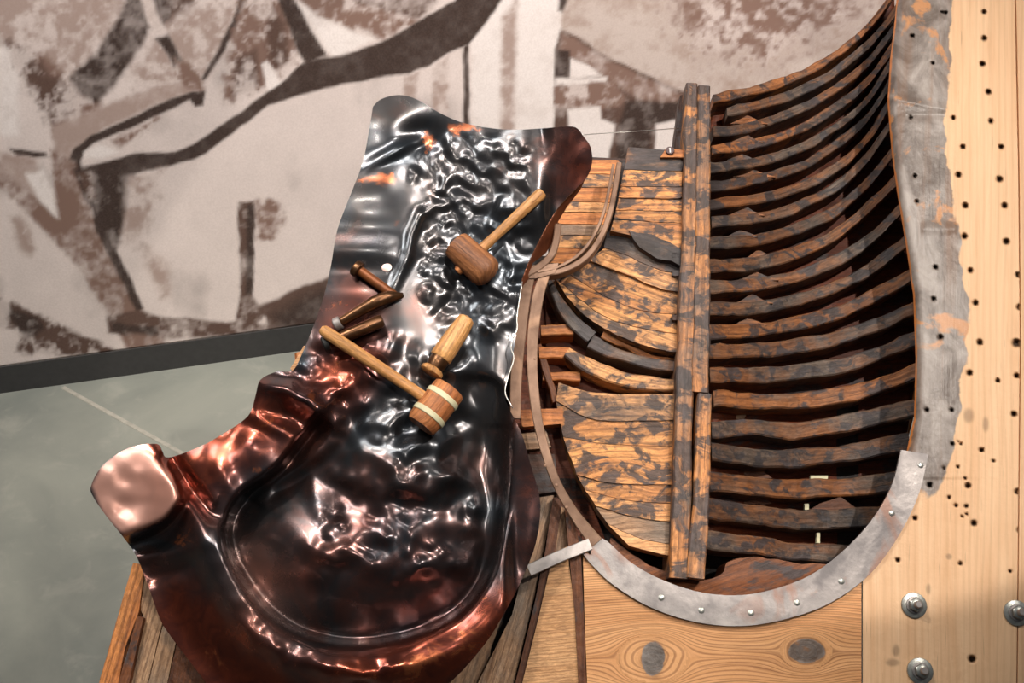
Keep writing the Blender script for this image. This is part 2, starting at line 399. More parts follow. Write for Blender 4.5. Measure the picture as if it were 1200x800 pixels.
# ------------------------------------------------------------------ the room
# floor
m = NT('polished_concrete'); tc = m.n('ShaderNodeTexCoord'); ob = tc.outputs['Object']
n1 = m.noise(ob, 1.6, 8, .8, .6); n2 = m.noise(ob, 9., 8, .5, .65)
col = m.mix(m.mapr(n1, .3, .7), srgb(98, 102, 96), srgb(126, 128, 118)); col = m.mix(m.mapr(n2, .55, .75, 0, .35), col, srgb(152, 150, 138))
m.l(col, m.b.inputs['Base Color']); m.l(m.mapr(n2, .3, .7, .28, .42), m.b.inputs['Roughness']); M['floor'] = m.m
fl = box_w('floor', (-4.5, -1.5, -.05), (4.5, 6.5, 0), M['floor']); fl['kind'] = 'structure'
# wall line from its foot in the photograph
wa = Pf(np.array([0., 345.]), np.array([461., 412.])); WA = wa[0]; wd_ = wa[1]-wa[0]; wd_ /= np.linalg.norm(wd_)
wn = np.array([wd_[1], -wd_[0], 0])              # towards the camera
if wn@(CAM-WA) < 0: wn = -wn
def wallpt(s, z, d=0.): return WA+wd_*s+np.array([0, 0, z])+wn*d
def wallbox(name, s0, s1, z0, z1, d0, d1, mat, parent=None):
    V = [wallpt(s, z, d) for s in (s0, s1) for z in (z0, z1) for d in (d0, d1)]
    f = [(0, 1, 3, 2), (4, 6, 7, 5), (0, 4, 5, 1), (2, 3, 7, 6), (0, 2, 6, 4), (1, 5, 7, 3)]
    return link_mesh(name, V, f, mat, parent, [(0, 0)]*8, None, False)
M['wallp'] = plain('wall_paint', (196, 190, 184), .8); M['base'] = plain('dark_skirting', (52, 51, 50), .6)
wl = wallbox('wall_back', -1.6, 5.6, 0, 4.4, -.15, -.012, M['wallp']); wl['kind'] = 'structure'
bb = wallbox('baseboard_back', -1.6, 5.6, 0, .112, -.011, .0, M['base']); bb['kind'] = 'structure'
# expansion joint in the floor
ja = Pf(np.array([74., 330.]), np.array([454., 596.])); jd = ja[1]-ja[0]; jd /= np.linalg.norm(jd); jn = np.array([-jd[1], jd[0], 0])
V = []
for p_ in (ja[0], ja[1]+jd*1.2):
    for a, z in ((-.009, .0005), (-.007, .003), (.007, .003), (.009, .0005)): V.append(p_+jn*a+np.array([0, 0, z]))
M['joint'] = plain('joint_strip', (150, 147, 135), .5)
jt = link_mesh('trim_1', V, [(0, 1, 5, 4), (1, 2, 6, 5), (2, 3, 7, 6)], M['joint'], None, [(0, 0)]*8, None, False); jt['kind'] = 'structure'
# printed mural
D = (46, 31, 24); MD = (80, 58, 48); T_ = (120, 94, 82); LT = (160, 140, 130); L_ = (208, 195, 188); W_ = (222, 213, 207)
mural = [  # (outline, tone, softness, mottling)
 ([(-400, -300), (150, -300), (145, 0), (115, 55), (80, 90), (10, 50), (-400, 40)], LT, 14, .9),
 ([(-400, 60), (15, 55), (20, 90), (22, 160), (-400, 150)], W_, 6, .15),
 ([(8, 50), (40, 55), (80, 92), (122, 124), (100, 140), (62, 160), (55, 120), (20, 80)], T_, 5, 1.),
 ([(8, 50), (30, 60), (60, 90), (90, 110), (80, 135), (60, 150), (30, 90)], MD, 8, 1.),
 ([(145, -60), (145, 5), (140, 21), (115, 60), (82, 93), (91, 108), (112, 121), (132, 105), (156, 72), (176, 35), (196, 30), (240, -60)], D, 5, .3),
 ([(190, -60), (200, 25), (225, 5), (240, -60)], MD, 10, .8),
 ([(200, 30), (230, 15), (285, -10), (270, 40), (240, 85), (215, 90), (160, 110), (160, 80)], LT, 12, 1.),
 ([(160, -10), (174, -10), (196, 40), (212, 75), (203, 78), (183, 45)], L_, 3, .3),
 ([(183, 46), (196, 40), (214, 72), (205, 80)], D, 3, .2),
 ([(284, -10), (292, -10), (275, 40), (241, 94), (236, 92), (266, 40)], D, 2.5, .1),
 ([(285, 0), (330, 0), (345, 40), (350, 75), (300, 110), (262, 120), (268, 70)], T_, 7, 1.),
 ([(318, 10), (332, 30), (340, 70), (322, 85), (312, 50)], MD, 6, .8),
 ([(275, 70), (300, 60), (302, 100), (275, 112)], MD, 6, .9),
 ([(320, -10), (340, -10), (383, 66), (360, 76), (350, 60)], D, 3, .1),
 ([(306, 75), (314, 71), (331, 98), (322, 110), (313, 104)], W_, 2.5, 0),
 ([(330, -30), (420, -30), (425, 25), (415, 38), (370, 20), (345, 0)], T_, 5, 1.),
 ([(345, 0), (372, 18), (420, 40), (440, 45), (395, 66), (384, 62)], W_, 4, .2),
 ([(400, -40), (545, -40), (494, 22), (470, 20), (420, 5)], MD, 6, .5),
 ([(385, 0), (470, 18), (493, 24), (450, 46), (420, 30)], T_, 5, .9),
 # clamp and frame
 ([(62, 150), (112, 128), (170, 108), (222, 92), (238, 104), (180, 125), (120, 152), (95, 172), (86, 195), (80, 215), (62, 190)], LT, 4, .3),
 ([(205, 70), (225, 75), (240, 95), (236, 108), (215, 100)], T_, 5, .8),
 ([(240, 106), (238, 124), (228, 126), (222, 118), (190, 134), (150, 152), (110, 168), (98, 178), (94, 190), (100, 210), (112, 238), (100, 238), (84, 212), (79, 190), (86, 174), (105, 160), (150, 140), (200, 117), (225, 108)], D, 2, .05),
 ([(130, 165), (160, 150), (185, 140), (170, 155), (140, 172)], T_, 5, .9),
 ([(10, 174), (52, 178), (56, 184), (20, 184)], D, 2.5, .1),
 ([(58, 175), (88, 190), (98, 230), (130, 290), (166, 366), (192, 408), (152, 416), (122, 362), (90, 312), (42, 262), (0, 222), (-30, 190), (-30, 176), (0, 190), (45, 230), (66, 236)], T_, 4, .5),
 ([(0, 178), (40, 186), (58, 240), (40, 232), (0, 200)], LT, 5, .3),
 ([(28, 205), (50, 200), (62, 225), (70, 258), (48, 240)], W_, 4, .2),
 ([(12, 255), (28, 258), (40, 290), (36, 300), (24, 292)], LT, 6, .7),
 ([(86, 200), (112, 196), (160, 198), (152, 236), (142, 280), (135, 300), (118, 262), (98, 232)], D, 4, .35),
 ([(92, 205), (108, 200), (112, 232), (104, 236)], MD, 4, .9),
 ([(108, 240), (122, 262), (168, 362), (160, 366), (112, 270)], D, 2.5, .1),
 ([(100, 197), (160, 180), (205, 178), (240, 162), (285, 128), (330, 97), (356, 74), (400, 64), (449, 49), (494, 23), (533, 0), (560, -40), (650, -40), (610, 0), (589, 18), (550, 52), (515, 70), (480, 88), (452, 91), (400, 100), (345, 114), (315, 124), (285, 148), (240, 182), (200, 196), (158, 204), (115, 208)], D, 2.2, .05),
 ([(98, 178), (118, 170), (140, 178), (120, 186), (98, 186)], W_, 3, .1),
 ([(150, 210), (190, 200), (185, 230), (160, 290), (145, 280)], LT, 8, .9),
 ([(125, 372), (160, 364), (190, 372), (245, 376), (318, 380), (316, 394), (250, 394), (190, 399), (128, 392)], MD, 3, .5),
 ([(132, 380), (185, 384), (185, 398), (132, 391)], D, 3, .2),
 ([(148, 390), (190, 396), (200, 408), (160, 412)], T_, 4, .5),
 ([(279, 236), (298, 236), (296, 345), (310, 366), (300, 384), (276, 380), (281, 350)], MD, 2.5, .5),
 ([(290, 240), (299, 240), (296, 345), (288, 345)], D, 2.5, .2),
 ([(300, 236), (318, 234), (332, 245), (334, 258), (318, 284), (302, 280)], T_, 5, .8),
 ([(170, 290), (195, 310), (200, 350), (190, 350), (170, 310)], LT, 8, .5),
 ([(300, 362), (345, 340), (396, 321), (420, 290), (430, 400), (390, 392), (315, 392), (312, 372)], MD, 3, .1),
 ([(320, 370), (380, 335), (400, 380), (330, 388)], D, 12, .1),
 ([(-40, 350), (0, 352), (48, 370), (90, 392), (132, 410), (140, 420), (90, 416), (60, 420), (20, 412), (24, 386), (-40, 384)], MD, 4, 1.),
 ([(4, 362), (45, 372), (52, 386), (30, 400), (20, 386)], D, 5, .5),
 # planks in the middle
 ([(474, 92), (492, 86), (486, 125), (474, 125)], LT, 3, .6),
 ([(508, 78), (527, 66), (524, 150), (509, 150)], LT, 3, .7),
 ([(543, 56), (549, 52), (551, 170), (543, 170)], D, 2, .1),
 ([(552, 50), (612, -30), (662, -30), (658, 60), (652, 170), (552, 170)], W_, 2.5, .15),
 ([(588, 20), (606, 0), (603, 170), (588, 170)], LT, 5, .6),
 # right hand group
 ([(662, -40), (1500, -40), (1500, 500), (700, 200), (655, 80)], (186, 172, 163), 3, .55),
 ([(780, 0), (900, -30), (1010, 10), (900, 70), (820, 60)], T_, 30, 1.),
 ([(655, -10), (668, -10), (660, 14), (655, 12)], D, 3, .1),
 ([(656, 34), (690, 52), (720, 72), (760, 88), (803, 108), (826, 118), (830, 200), (650, 200), (650, 60)], MD, 2.5, .35),
 ([(658, 38), (690, 56), (722, 76), (762, 94), (800, 112), (790, 128), (760, 122), (720, 100), (696, 82), (656, 60)], T_, 4, .5),
 ([(667, 68), (690, 76), (706, 90), (667, 92)], W_, 2.5, .1), ([(650, 60), (667, 60), (667, 92), (650, 92)], D, 2.5, .2),
 ([(651, 92), (712, 92), (712, 99), (651, 101)], W_, 2.5, .1),
 ([(650, 101), (718, 97), (735, 118), (728, 126), (650, 128)], T_, 4, 1.),
 ([(735, 120), (800, 120), (803, 145), (765, 148), (760, 190), (722, 190), (725, 150)], D, 4, .3),
 ([(666, 128), (705, 125), (706, 140), (722, 146), (716, 172), (712, 190), (690, 185), (680, 170), (668, 150)], W_, 2.5, .1),
 ([(769, 145), (798, 141), (796, 176), (768, 178)], W_, 2.5, .1),
]
NS, NZ = 900, 400
sg = np.linspace(-1.5, 5.5, NS); zg = np.linspace(.112, 3.1, NZ); SG, ZG = np.meshgrid(sg, zg)
WP = WA+SG[..., None]*wd_+ZG[..., None]*np.array([0, 0, 1.])
rel = WP-CAM; dep = rel@FWD; MX = 600+F_PX*(rel@NU)/dep; MY = 400-F_PX*(rel@UPV)/dep
colr = np.tile(np.array(srgb(*L_)), (NZ, NS, 1)); nz1 = fbm(MX/26, MY/26, 3, 5); nz2 = fbm(MX/7, MY/7, 9, 3)
colr = colr*(1+.07*nz1[..., None]-.16*np.clip(fbm(MX/55, MY/70, 61, 5)-.12, 0, 1)[..., None]*4)
wx = MX+2.2*fbm(MX/22, MY/22, 21, 3); wy = MY+2.2*fbm(MX/22, MY/22, 33, 3)
for poly, tone, soft, mot in mural:
    d, _, _ = sdf(wx, wy, poly)
    a = 1-sst(-soft, soft, d+mot*soft*.9*nz2)
    c = np.array(srgb(*tone)); lt = np.array(srgb(*L_))
    k = np.clip(mot*(.22+1.25*nz1+.8*nz2), 0, .8)[..., None]
    cc = c*(1-k)+(lt if sum(tone) < 480 else np.array(srgb(150, 128, 114)))*k
    colr = colr*(1-a[..., None])+cc*a[..., None]
A_ = np.arange(NS*NZ).reshape(NZ, NS)
q = np.stack([A_[:-1, :-1], A_[:-1, 1:], A_[1:, 1:], A_[1:, :-1]], -1).reshape(-1, 4)
m = NT('sepia_print'); at = m.attr('print'); tc = m.n('ShaderNodeTexCoord')
m.l(m.mix(m.mapr(m.noise(tc.outputs['Object'], 160., 3), .35, .65, 0, .12), at[0], srgb(120, 96, 84)), m.b.inputs['Base Color'])
m.b.inputs['Roughness'].default_value = .75; M['mural'] = m.m
mu = link_mesh('photo_mural', WP.reshape(-1, 3)-wn*.006, q, M['mural'], None, np.stack([SG.ravel(), ZG.ravel()], 1), {'print': colr.reshape(-1, 3)})
sm = mu.modifiers.new('thickness', 'SOLIDIFY'); sm.thickness = .004; sm.offset = -1
tag(mu, 'large sepia photo mural of a workshop covering the wall behind', 'mural')
# ------------------------------------------------------------------ the mould
def ground(px, py, w=-.5): 
    p = P(np.array([px]), np.array([py]), np.array([0.]))[0]; return (p[0], p[1], 0.)
MO = thing('wooden_mould', 'big hollow wooden mould with charred ribs and pale drilled board on the right', 'mould', ground(880, 500))
# hull profile behind the ribs: depth along x
def hull(x): 
    t = np.clip((np.asarray(x, float)-830)/235, 0, 1); return -.045-.125*np.sin(np.pi*np.clip(t*.72, 0, 1))
ribs = [
 [(836,115),(885,105),(934,89),(976,66),(1018,31),(1048,-8)],
 [(852,131),(902,119),(948,101),(990,75),(1030,38),(1056,4)],
 [(836,154),(885,147),(930,130),(976,106),(1018,72),(1050,29)],
 [(834,175),(885,168),(930,154),(976,128),(1018,94),(1049,50)],
 [(832,196),(885,189),(937,173),(983,146),(1018,115),(1046,72)],
 [(832,218),(885,210),(937,195),(979,170),(1018,136),(1044,95)],
 [(832,239),(885,233),(937,219),(983,194),(1018,160),(1043,120)],
 [(834,260),(885,255),(937,241),(983,216),(1018,182),(1044,145)],
 [(832,284),(885,281),(937,267),(983,244),(1020,210),(1048,175)],
 [(832,312),(885,308),(937,294),(976,276),(1012,248),(1056,206)],
 [(829,336),(885,333),(937,322),(990,299),(1025,275),(1060,240)],
 [(829,362),(885,360),(937,350),(990,331),(1025,311),(1066,280)],
 [(831,388),(885,386),(937,378),(990,363),(1025,346),(1072,320)],
 [(831,411),(885,410),(937,404),(990,393),(1025,381),(1074,360)],
 [(832,438),(885,439),(937,435),(990,426),(1025,416),(1074,396)],
 [(836,466),(885,469),(937,469),(990,462),(1025,453),(1074,434)],
 [(834,503),(885,500),(937,504),(990,496),(1025,489),(1072,477)],
 [(834,529),(885,535),(937,536),(990,531),(1066,517)],
 [(832,564),(885,569),(937,572),(990,571),(1054,563)],
 [(829,595),(885,602),(927,608),(976,607),(1036,604)],
 [(827,632),(885,639),(937,646),(1014,651)]]
rw = [13,15,14,14,14,14,15,15,16,17,17,17,18,19,19,20,21,22,23,23,22]
for i, r in enumerate(ribs):
    w0 = [hull(x) for x, y in r]
    pth = [(x, y, float(h)) for (x, y), h in zip(r, w0)]
    wpx = rw[i]*PX
    bar('rib', pth, wpx, .085, M['rib'] if i % 3 else M['rib_br'], MO, side=NV, rough=.0045, n=8, ch=.09)
# wedge blocks leaning on the upper side of ribs
for i in (2, 3, 4, 5, 7, 8, 9, 10, 11, 12):
    xc = 866+ (i*13 % 17)+ (8 if i > 8 else 0); r = ribs[i]; yc = np.interp(xc, [p_[0] for p_ in r], [p_[1] for p_ in r])-rw[i]*.45
    h = float(hull(xc))-.006; a = 15+(i*7 % 9)
    k_ = 5+(i*5 % 4)
    plate('wedge_block', [(xc-a, yc+3), (xc-a*.5, yc-2), (xc-2, yc-k_), (xc+3, yc-k_+.5), (xc+a*.6, yc-2), (xc+a*1.3, yc+3)], h-.012, .05, M['warm'] if i == 2 else M['rib_br'], MO, step=2.5)
# lining behind the ribs
def lining(pa, pb, off, name, mat, nn=22):
    A1 = catmull([(x, y) for x, y in pa], 5); B1 = catmull([(x, y) for x, y in pb], 5)
    k = len(A1); B1 = np.array([[np.interp(j/(k-1), np.linspace(0, 1, len(B1)), B1[:, c]) for c in (0, 1)] for j in range(k)])
    V = []; uv = []
    for t in np.linspace(0, 1, nn):
        Q = A1*(1-t)+B1*t; h = hull(Q[:, 0])+off
        V += list(P(Q[:, 0], Q[:, 1], h)); uv += [(q[0]*PX, -q[1]*PX) for q in Q]
    f = [(j*k+i, (j+1)*k+i, (j+1)*k+i+1, j*k+i+1) for j in range(nn-1) for i in range(k-1)]
    o = link_mesh(name, V, f, mat, MO, uv, None, True); s = o.modifiers.new('t', 'SOLIDIFY'); s.thickness = .012; s.offset = -1
    return o
for i in range(0, 19, 3):
    j = min(i+3, 20)
    top = [(x, y+(4 if i == 0 else -1)) for x, y in ribs[i]]
    n_ = min(len(ribs[i]), len(ribs[j])); lining(top, ribs[j], -.066, 'lining_board', M['lining'])
# central posts
bar('post', [(811,97,.0),(808,250,.0),(804,400,.0),(800,560,.0),(796,677,.0)], .026, .11, M['post'], MO, rough=.003, widths=[.025,.027,.031,.034,.035], n=8, ch=.1)
bar('post', [(825,100,.001),(824,250,.001),(822,380,.001),(820,459,.001)], .026, .11, M['post'], MO, rough=.003, widths=[.026,.029,.034,.033], n=8, ch=.1)
bar('post', [(826,461,.004),(823,560,.004),(816,677,.004)], .026, .1, M['post'], MO, rough=.003, widths=[.026,.03,.031], n=8, ch=.1)
bar('brace', [(802,112,-.05),(797,150,-.05),(793,200,-.05)], .018, .05, M['dark'], MO, rough=.002)
# upper charred panel, stacked boards. rows: y at left / right
def lcurve(y): return np.interp(y, [172, 205, 240, 262, 275, 290], [736, 730, 724, 718, 714, 708])
rows = [(172,176),(199,201),(218,219),(231,233),(246,248),(257,262),(270,291)]
for i in range(len(rows)-1):
    a, b = rows[i]; c, d = rows[i+1]
    plate('plank', [(lcurve(a), a+.4), (800, b+.4), (799, d-.4), (lcurve(c), c-.4)], -.02+.002*(i % 3), .04, [M['panel_dk'], M['panel'], M['panel']][min(i, 2)] if i < 1 else M['panel'], MO, step=3, rough=.7)
plate('plank', [(781,173),(803,176),(802,184),(774,184)], -.012, .02, M['warm'], MO, step=2, rough=.4)
# middle sweep of boards
mid = [[(712,271),(745,277),(772,288),(797,294)], [(708,290),(740,302),(772,316),(797,320)], [(690,305),(735,322),(770,337),(797,342)],
       [(668,322),(705,345),(750,363),(797,369)], [(656,330),(684,354),(712,372),(750,384),(797,392)], [(650,326),(668,352),(690,373),(722,392),(765,408),(797,413)]]
hm = [-.03, -.022, -.03, -.026, -.02]
for i in range(5):
    up = catmull(mid[i], 5); lo = catmull(mid[i+1], 5)[::-1]
    poly = [tuple(p_+[0, .4]) for p_ in up]+[tuple(p_-[0, .4]) for p_ in lo]
    ang = -math.atan2(.35, 1) if i else -.25
    plate('plank', poly, lambda X, Y, i=i: hm[i]-.03*(1-sst(640, 760, X)), .045, [M['panel_dk'], M['panel_lt'], M['panel'], M['panel'], M['panel_lt']][i], MO, step=3, ang=ang, rough=.8)
plate('plank', [(737,270),(765,275),(800,292),(800,312),(786,306),(770,302),(750,290)], -.012, .03, M['panel_dk'], MO, step=3, ang=-.3, rough=1.2)
for (x, y, b_) in ((793, 299, 0), (794, 320, 1), (794, 372, 2)):
    plate('spacer_block', [(x-6, y-3.5), (x+5, y-3), (x+5, y+3), (x-6, y+3)], -.012, .015, M['dark'], MO, step=2)
# curved frames below it
def curved(pth, wd, mat, thick=.06, w0=-.03, name='frame', wds=None):
    return bar(name, [(x, y, w0) for x, y in pth], wd*PX, thick, mat, MO, rough=.004, n=7, ch=.1, widths=None if wds is None else [a*PX for a in wds])
curved([(644,328),(655,352),(672,375),(694,394)], 14, M['panel_dk'], w0=-.035, wds=[9,13,16,17])
curved([(692,399),(722,414),(758,424),(797,429)], 13, M['panel_dk'], w0=-.04, wds=[17,13,13,13])
curved([(706,391),(730,402),(762,418),(797,424)], 10, M['warm'], w0=-.05)
curved([(664,412),(690,428),(730,443),(765,449),(797,451)], 17, M['panel_lt'], w0=-.036, wds=[14,20,19,17,15])
curved([(634,386),(672,385)], 13, M['warm'], w0=-.045); curved([(632,413),(668,413)], 15, M['warm'], w0=-.05)
curved([(636,440),(680,440)], 12, M['warm'], w0=-.06); curved([(630,404),(640,430),(652,470)], 8, M['brown'], w0=-.055)
# lower carved panel
lowl = [(650,446),(653,475),(660,510),(672,545),(690,580),(708,606),(722,628),(745,648)]
def lx(y): return np.interp(y, [p_[1] for p_ in lowl], [p_[0] for p_ in lowl])
def swirl(xf, yf):
    u = (xf-600)*PX; v = (400-yf)*PX
    v2 = v+.016*fbm(xf/60, yf/42, 5, 2)+.22*(u-.2)**2; return np.stack([u, v2], 1)
lo_rows = [((655,448),(700,460),(797,461)), ((652,470),(700,492),(797,492)), ((660,512),(715,520),(797,524)), ((676,556),(720,566),(797,568)),
           ((686,574),(735,586),(797,590)), ((698,592),(745,606),(797,612)), ((712,614),(755,632),(797,638)), ((738,640),(770,648),(792,652))]
lm = [M['panel_lt'], M['panel'], M['panel'], M['panel'], M['panel_lt'], M['grey'], M['light'], ]
for i in range(7):
    up = catmull(lo_rows[i], 5); lo = catmull(lo_rows[i+1], 5)[::-1]
    plate('plank', [tuple(p_+[0, .3]) for p_ in up]+[tuple(p_-[0, .3]) for p_ in lo], lambda X, Y, i=i: -.028-.004*(i % 2)-.02*(1-sst(640, 740, X)), .05, lm[i], MO, step=3, uvf=swirl, rough=.6 if i != 3 else .3)
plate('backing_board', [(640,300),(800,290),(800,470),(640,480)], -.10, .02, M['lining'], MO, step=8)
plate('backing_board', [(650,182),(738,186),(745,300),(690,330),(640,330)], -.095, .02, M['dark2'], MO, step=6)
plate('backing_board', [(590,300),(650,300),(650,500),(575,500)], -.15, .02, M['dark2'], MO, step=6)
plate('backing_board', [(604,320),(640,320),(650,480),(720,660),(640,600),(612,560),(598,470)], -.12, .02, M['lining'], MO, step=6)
plate('backing_board', [(735,560),(1064,440),(1060,560),(1010,655),(930,705),(850,716),(780,700),(720,660)], -.235, .02, M['dark2'], MO, step=8)  # dark boards added here stand in for the black shade in the gaps
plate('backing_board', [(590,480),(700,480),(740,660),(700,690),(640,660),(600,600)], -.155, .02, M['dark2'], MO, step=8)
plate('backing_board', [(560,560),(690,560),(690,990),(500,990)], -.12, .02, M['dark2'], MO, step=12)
# crescent at the foot of the cavity
cres = [(716,630),(735,645),(760,661),(790,674),(806,678),(826,679),(846,672),(852,660),(868,653),(900,654),(940,660),(990,664),(960,698),(915,716),(860,720),(800,716),(750,700),(712,668)]
plate('curved_block', cres, lambda X, Y: -.025-.03*sst(0, 45, 715-Y-np.abs(X-850)*.12), .09, M['brown'], MO, step=3, ang=.35, rough=1., spl=True)
# rear bits glimpsed through the lower gaps
plate('filler_block', [(838,482),(876,482),(868,500),(838,500)], -.15, .04, M['grey'], MO, step=3)
plate('filler_block', [(834,540),(890,548),(905,560),(836,560)], -.16, .04, M['brown'], MO, step=3)
plate('filler_block', [(836,578),(880,572),(905,590),(836,596)], -.16, .04, M['brown'], MO, step=3)
plate('filler_block', [(960,590),(985,582),(1010,600),(945,600)], -.17, .04, M['brown'], MO, step=3)
for x0, y0, x1, y1 in ((950,557,970,561), (943,590,948,597), (957,624,961,636)):
    plate('white_tab', [(x0, y0), (x1, y0), (x1, y1), (x0, y1)], -.175, .01, M['band'], MO, step=2)
# ---- face board with the stained lip
cav = [(1062,-90),(1052,-20),(1049,20),(1043,70),(1040,120),(1045,180),(1052,230),(1062,290),(1070,345),(1073,420),(1071,490),(1062,530)]
arc_c = [(1072,530),(1062,575),(1040,617),(1008,654),(967,687),(920,707),(870,715),(820,711),(770,696),(730,675),(702,650)]
inner = [(1057,530),(1046,568),(1026,605),(996,640),(956,672),(914,690),(869,698),(823,695),(778,681),(741,661),(715,638)]
stainR = [(1115,-100),(1116,0),(1113,90),(1107,180),(1116,240),(1128,300),(1134,360),(1133,420),(1122,480),(1116,530),(1095,580),(1080,600)]
holes = [(1153,14,3.2),(1153,45,3.6),(1151,75,3.8),(1158,108,3.8),(1117,138,3.),(1161,142,3.4),(1128,172,3.4),(1173,172,3.6),(1123,205,4),(1171,210,4.3),(1131,241,4),(1177,241,4),
 (1130,277,4),(1179,283,4.4),(1137,317,3.6),(1193,322,4),(1143,355,3.8),(1194,360,3.8),(1148,401,4.2),(1191,402,5.8),(1136,437,4),(1169,446,3.),(1191,440,3.6),(1188,485,4),
 (1150,527,3.4),(1089,568,3.6),(1134,569,4),(1192,576,4),(1072,607,3.2),(1141,613,4),(1195,621,4.2),(1052,656,3.2),(1184,669,2.4),(1139,772,5),(1093,74,2.6),(1069,42,2.6),(1096,313,2.8),
 (1094,350,2.8),(1102,395,3.2),(1108,15,2.6),(1104,14,2),(1072,206,2.4),(1067,138,2.4),(1074,236,2.4),(1112,583,2.4),(1120,592,2.4),(1132,593,2.6),(1133,602,2),(1122,547,2.2),(1106,548,1.8),(1131,560,2),(1116,520,2.6),(1126,520,2),(1164,540,2.2),(1200,520,3),(1125,660,2.6),(1115,480,2.6),(1086,480,2.6),(1123,517,1.6),(1127,605,1.8)]
def hfun(X, Y):
    d, _, _, _ = seg_near(X, Y, cav); s = np.zeros(X.shape)
    h = -.016*np.clip(1-d/11, 0, 1)**2*(Y < 560)
    dr, _, _, _ = seg_near(X, Y, stainR); ins = (Y < 560)
    h = h+.0035*sst(0, 40, d)*np.exp(-(d/60)**2)*ins+.0016*fbm(X/20, Y/60, 4, 3)*np.clip(1-d/70, 0, 1)
    h = h+.003*np.exp(-((Y-122-.2*(X-1080))/4)**2)*(X < 1108)+.003*np.exp(-((Y-268)/6)**2)*(X < 1120)*(X > 1080)-.003*np.exp(-((Y-135)/4)**2)*(X < 1108)*(X > 1060)
    for x, y, r in holes: h = h-.014*(1-sst(r*.55, r*1.02, np.hypot(X-x, Y-y)))
    return h
def stain_a(x, y):
    d, nx, ny, _ = seg_near(x, y, stainR); side = x-np.interp(y, [p_[1] for p_ in stainR], [p_[0] for p_ in stainR])
    s = 1-sst(-9, 9, side+5*fbm(x/15, y/25, 8, 3)); s = np.where((y > 520), s*(1-sst(520, 600, y)*.55), s)
    s = s*.97; s -= .0*y; ext = .5*np.exp(-((x-1100)/14)**2-((y-550)/40)**2); return np.clip(s+ext, 0, 1)*(1-sst(560, 620, y))
def dirt_shade_a(x, y):
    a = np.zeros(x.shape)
    for hx, hy, r in holes: a = np.maximum(a, 1-sst(r*.5, r*1.15, np.hypot(x-hx, y-hy)))  # hole insides painted dark, recess shade put into the colour
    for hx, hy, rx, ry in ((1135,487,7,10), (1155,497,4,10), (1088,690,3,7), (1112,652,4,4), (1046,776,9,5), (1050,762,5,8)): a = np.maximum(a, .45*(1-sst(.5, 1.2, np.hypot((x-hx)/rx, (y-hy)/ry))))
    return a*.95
def edge_a(x, y):
    d, _, _, _ = seg_near(x, y, cav); return (1-sst(0, 5, d))*(y < 535)*.9
outer = cav+[(1060,560),(1048,600),(1022,640),(1011,668),(1011,1000),(1189,1000),(1195,400),(1193,200),(1189,0),(1188,-90)]
FB = plate('face_board', outer, hfun, .055, M['face'], MO, step=1.7, ang=R(90), attrs={'stain': stain_a, 'dirt_shade': dirt_shade_a, 'edge': edge_a}, smooth=True, down=-NW+.55*NU)
zero = lambda x, y: x*0
holes2 = [(1199,110,4),(1215,200,4),(1230,300,4)]
plate('face_board', [(1190,-90),(1191,0),(1195,200),(1196.5,400),(1191,1000),(1330,1000),(1330,-90)], -.001, .055, M['face'], MO, step=5, ang=R(90), attrs={'stain': zero, 'dirt_shade': zero, 'edge': zero})
# raised cover above the lining at the cavity edge: side wall of the opening
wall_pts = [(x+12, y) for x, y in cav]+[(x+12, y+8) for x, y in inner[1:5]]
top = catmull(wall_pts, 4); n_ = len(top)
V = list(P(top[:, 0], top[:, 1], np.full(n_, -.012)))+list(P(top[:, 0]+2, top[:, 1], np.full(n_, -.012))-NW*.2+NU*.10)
link_mesh('cavity_wall', V, [(i, i+1, n_+i+1, n_+i) for i in range(n_-1)], M['dark2'], MO, [(q[1]*PX, 0) for q in top]+[(q[1]*PX, .2) for q in top], None, True).modifiers.new('t', 'SOLIDIFY').thickness = .015  # wall coloured near black for the shade under the lip
# bolts with washers in recesses
for x, y in ((1071,709), (1191,718), (1078,786)):
    c = P(np.array([x]), np.array([y]), np.array([.001]))[0]
    wsh = lathe('washer', c-NW*.001, c+NW*.003, [(0, .0225), (.8, .0225), (1, .021)], M['zinc'], FB)
    lathe('washer', c+NW*.003, c+NW*.006, [(0, .015), (.8, .015), (1, .014)], M['steel'], FB)
    lathe('nut', c+NW*.006, c+NW*.016, [(0, .0125), (.85, .0125), (1, .0105)], M['zinc'], FB, seg=6)
    lathe('bolt_end', c+NW*.016, c+NW*.026, [(0, .0065), (.8, .0065), (1, .005)], M['steel'], FB, seg=14)
# ---- bottom boards
knots = [(765,772,17,24), (945,763,26,17)]
def knot_uv(xf, yf):
    u = (xf-600)*PX; v = (400-yf)*PX+.004*fbm(xf/80, yf/25, 7, 2)
    for kx, ky, rx, ry in knots:
        dx = (xf-kx); dy = (ky-yf); r2 = (dx/1.5)**2+dy**2; a2 = (1.15*ry)**2
        inside = r2 < a2
        v = np.where(inside, v-dy*PX+np.sqrt(r2)*PX*.5, v-dy*PX*(a2/np.maximum(r2, a2)))
    return np.stack([u*.6, v*1.0], 1)
def knot_d(x, y):
    a = np.zeros(x.shape)
    for kx, ky, rx, ry in knots:
        d = np.hypot((x-kx)/rx, (y-ky)/ry)+.15*fbm(x/7, y/7, 3, 2); a = np.maximum(a, (1-sst(.55, 1.1, d))*.55)
    return a
def knot_s(x, y):
    a = np.zeros(x.shape)
    for kx, ky, rx, ry in knots: a = np.maximum(a, (1-sst(.6, 1.1, np.hypot((x-kx)/rx, (y-ky)/ry)))*.9)
    return a
M['knotty'] = wood('knotty_pine', (232, 174, 120), (212, 148, 94), stain=True, dark=(120, 70, 38), lines=1.2, bumps=.4, wsc=24.)
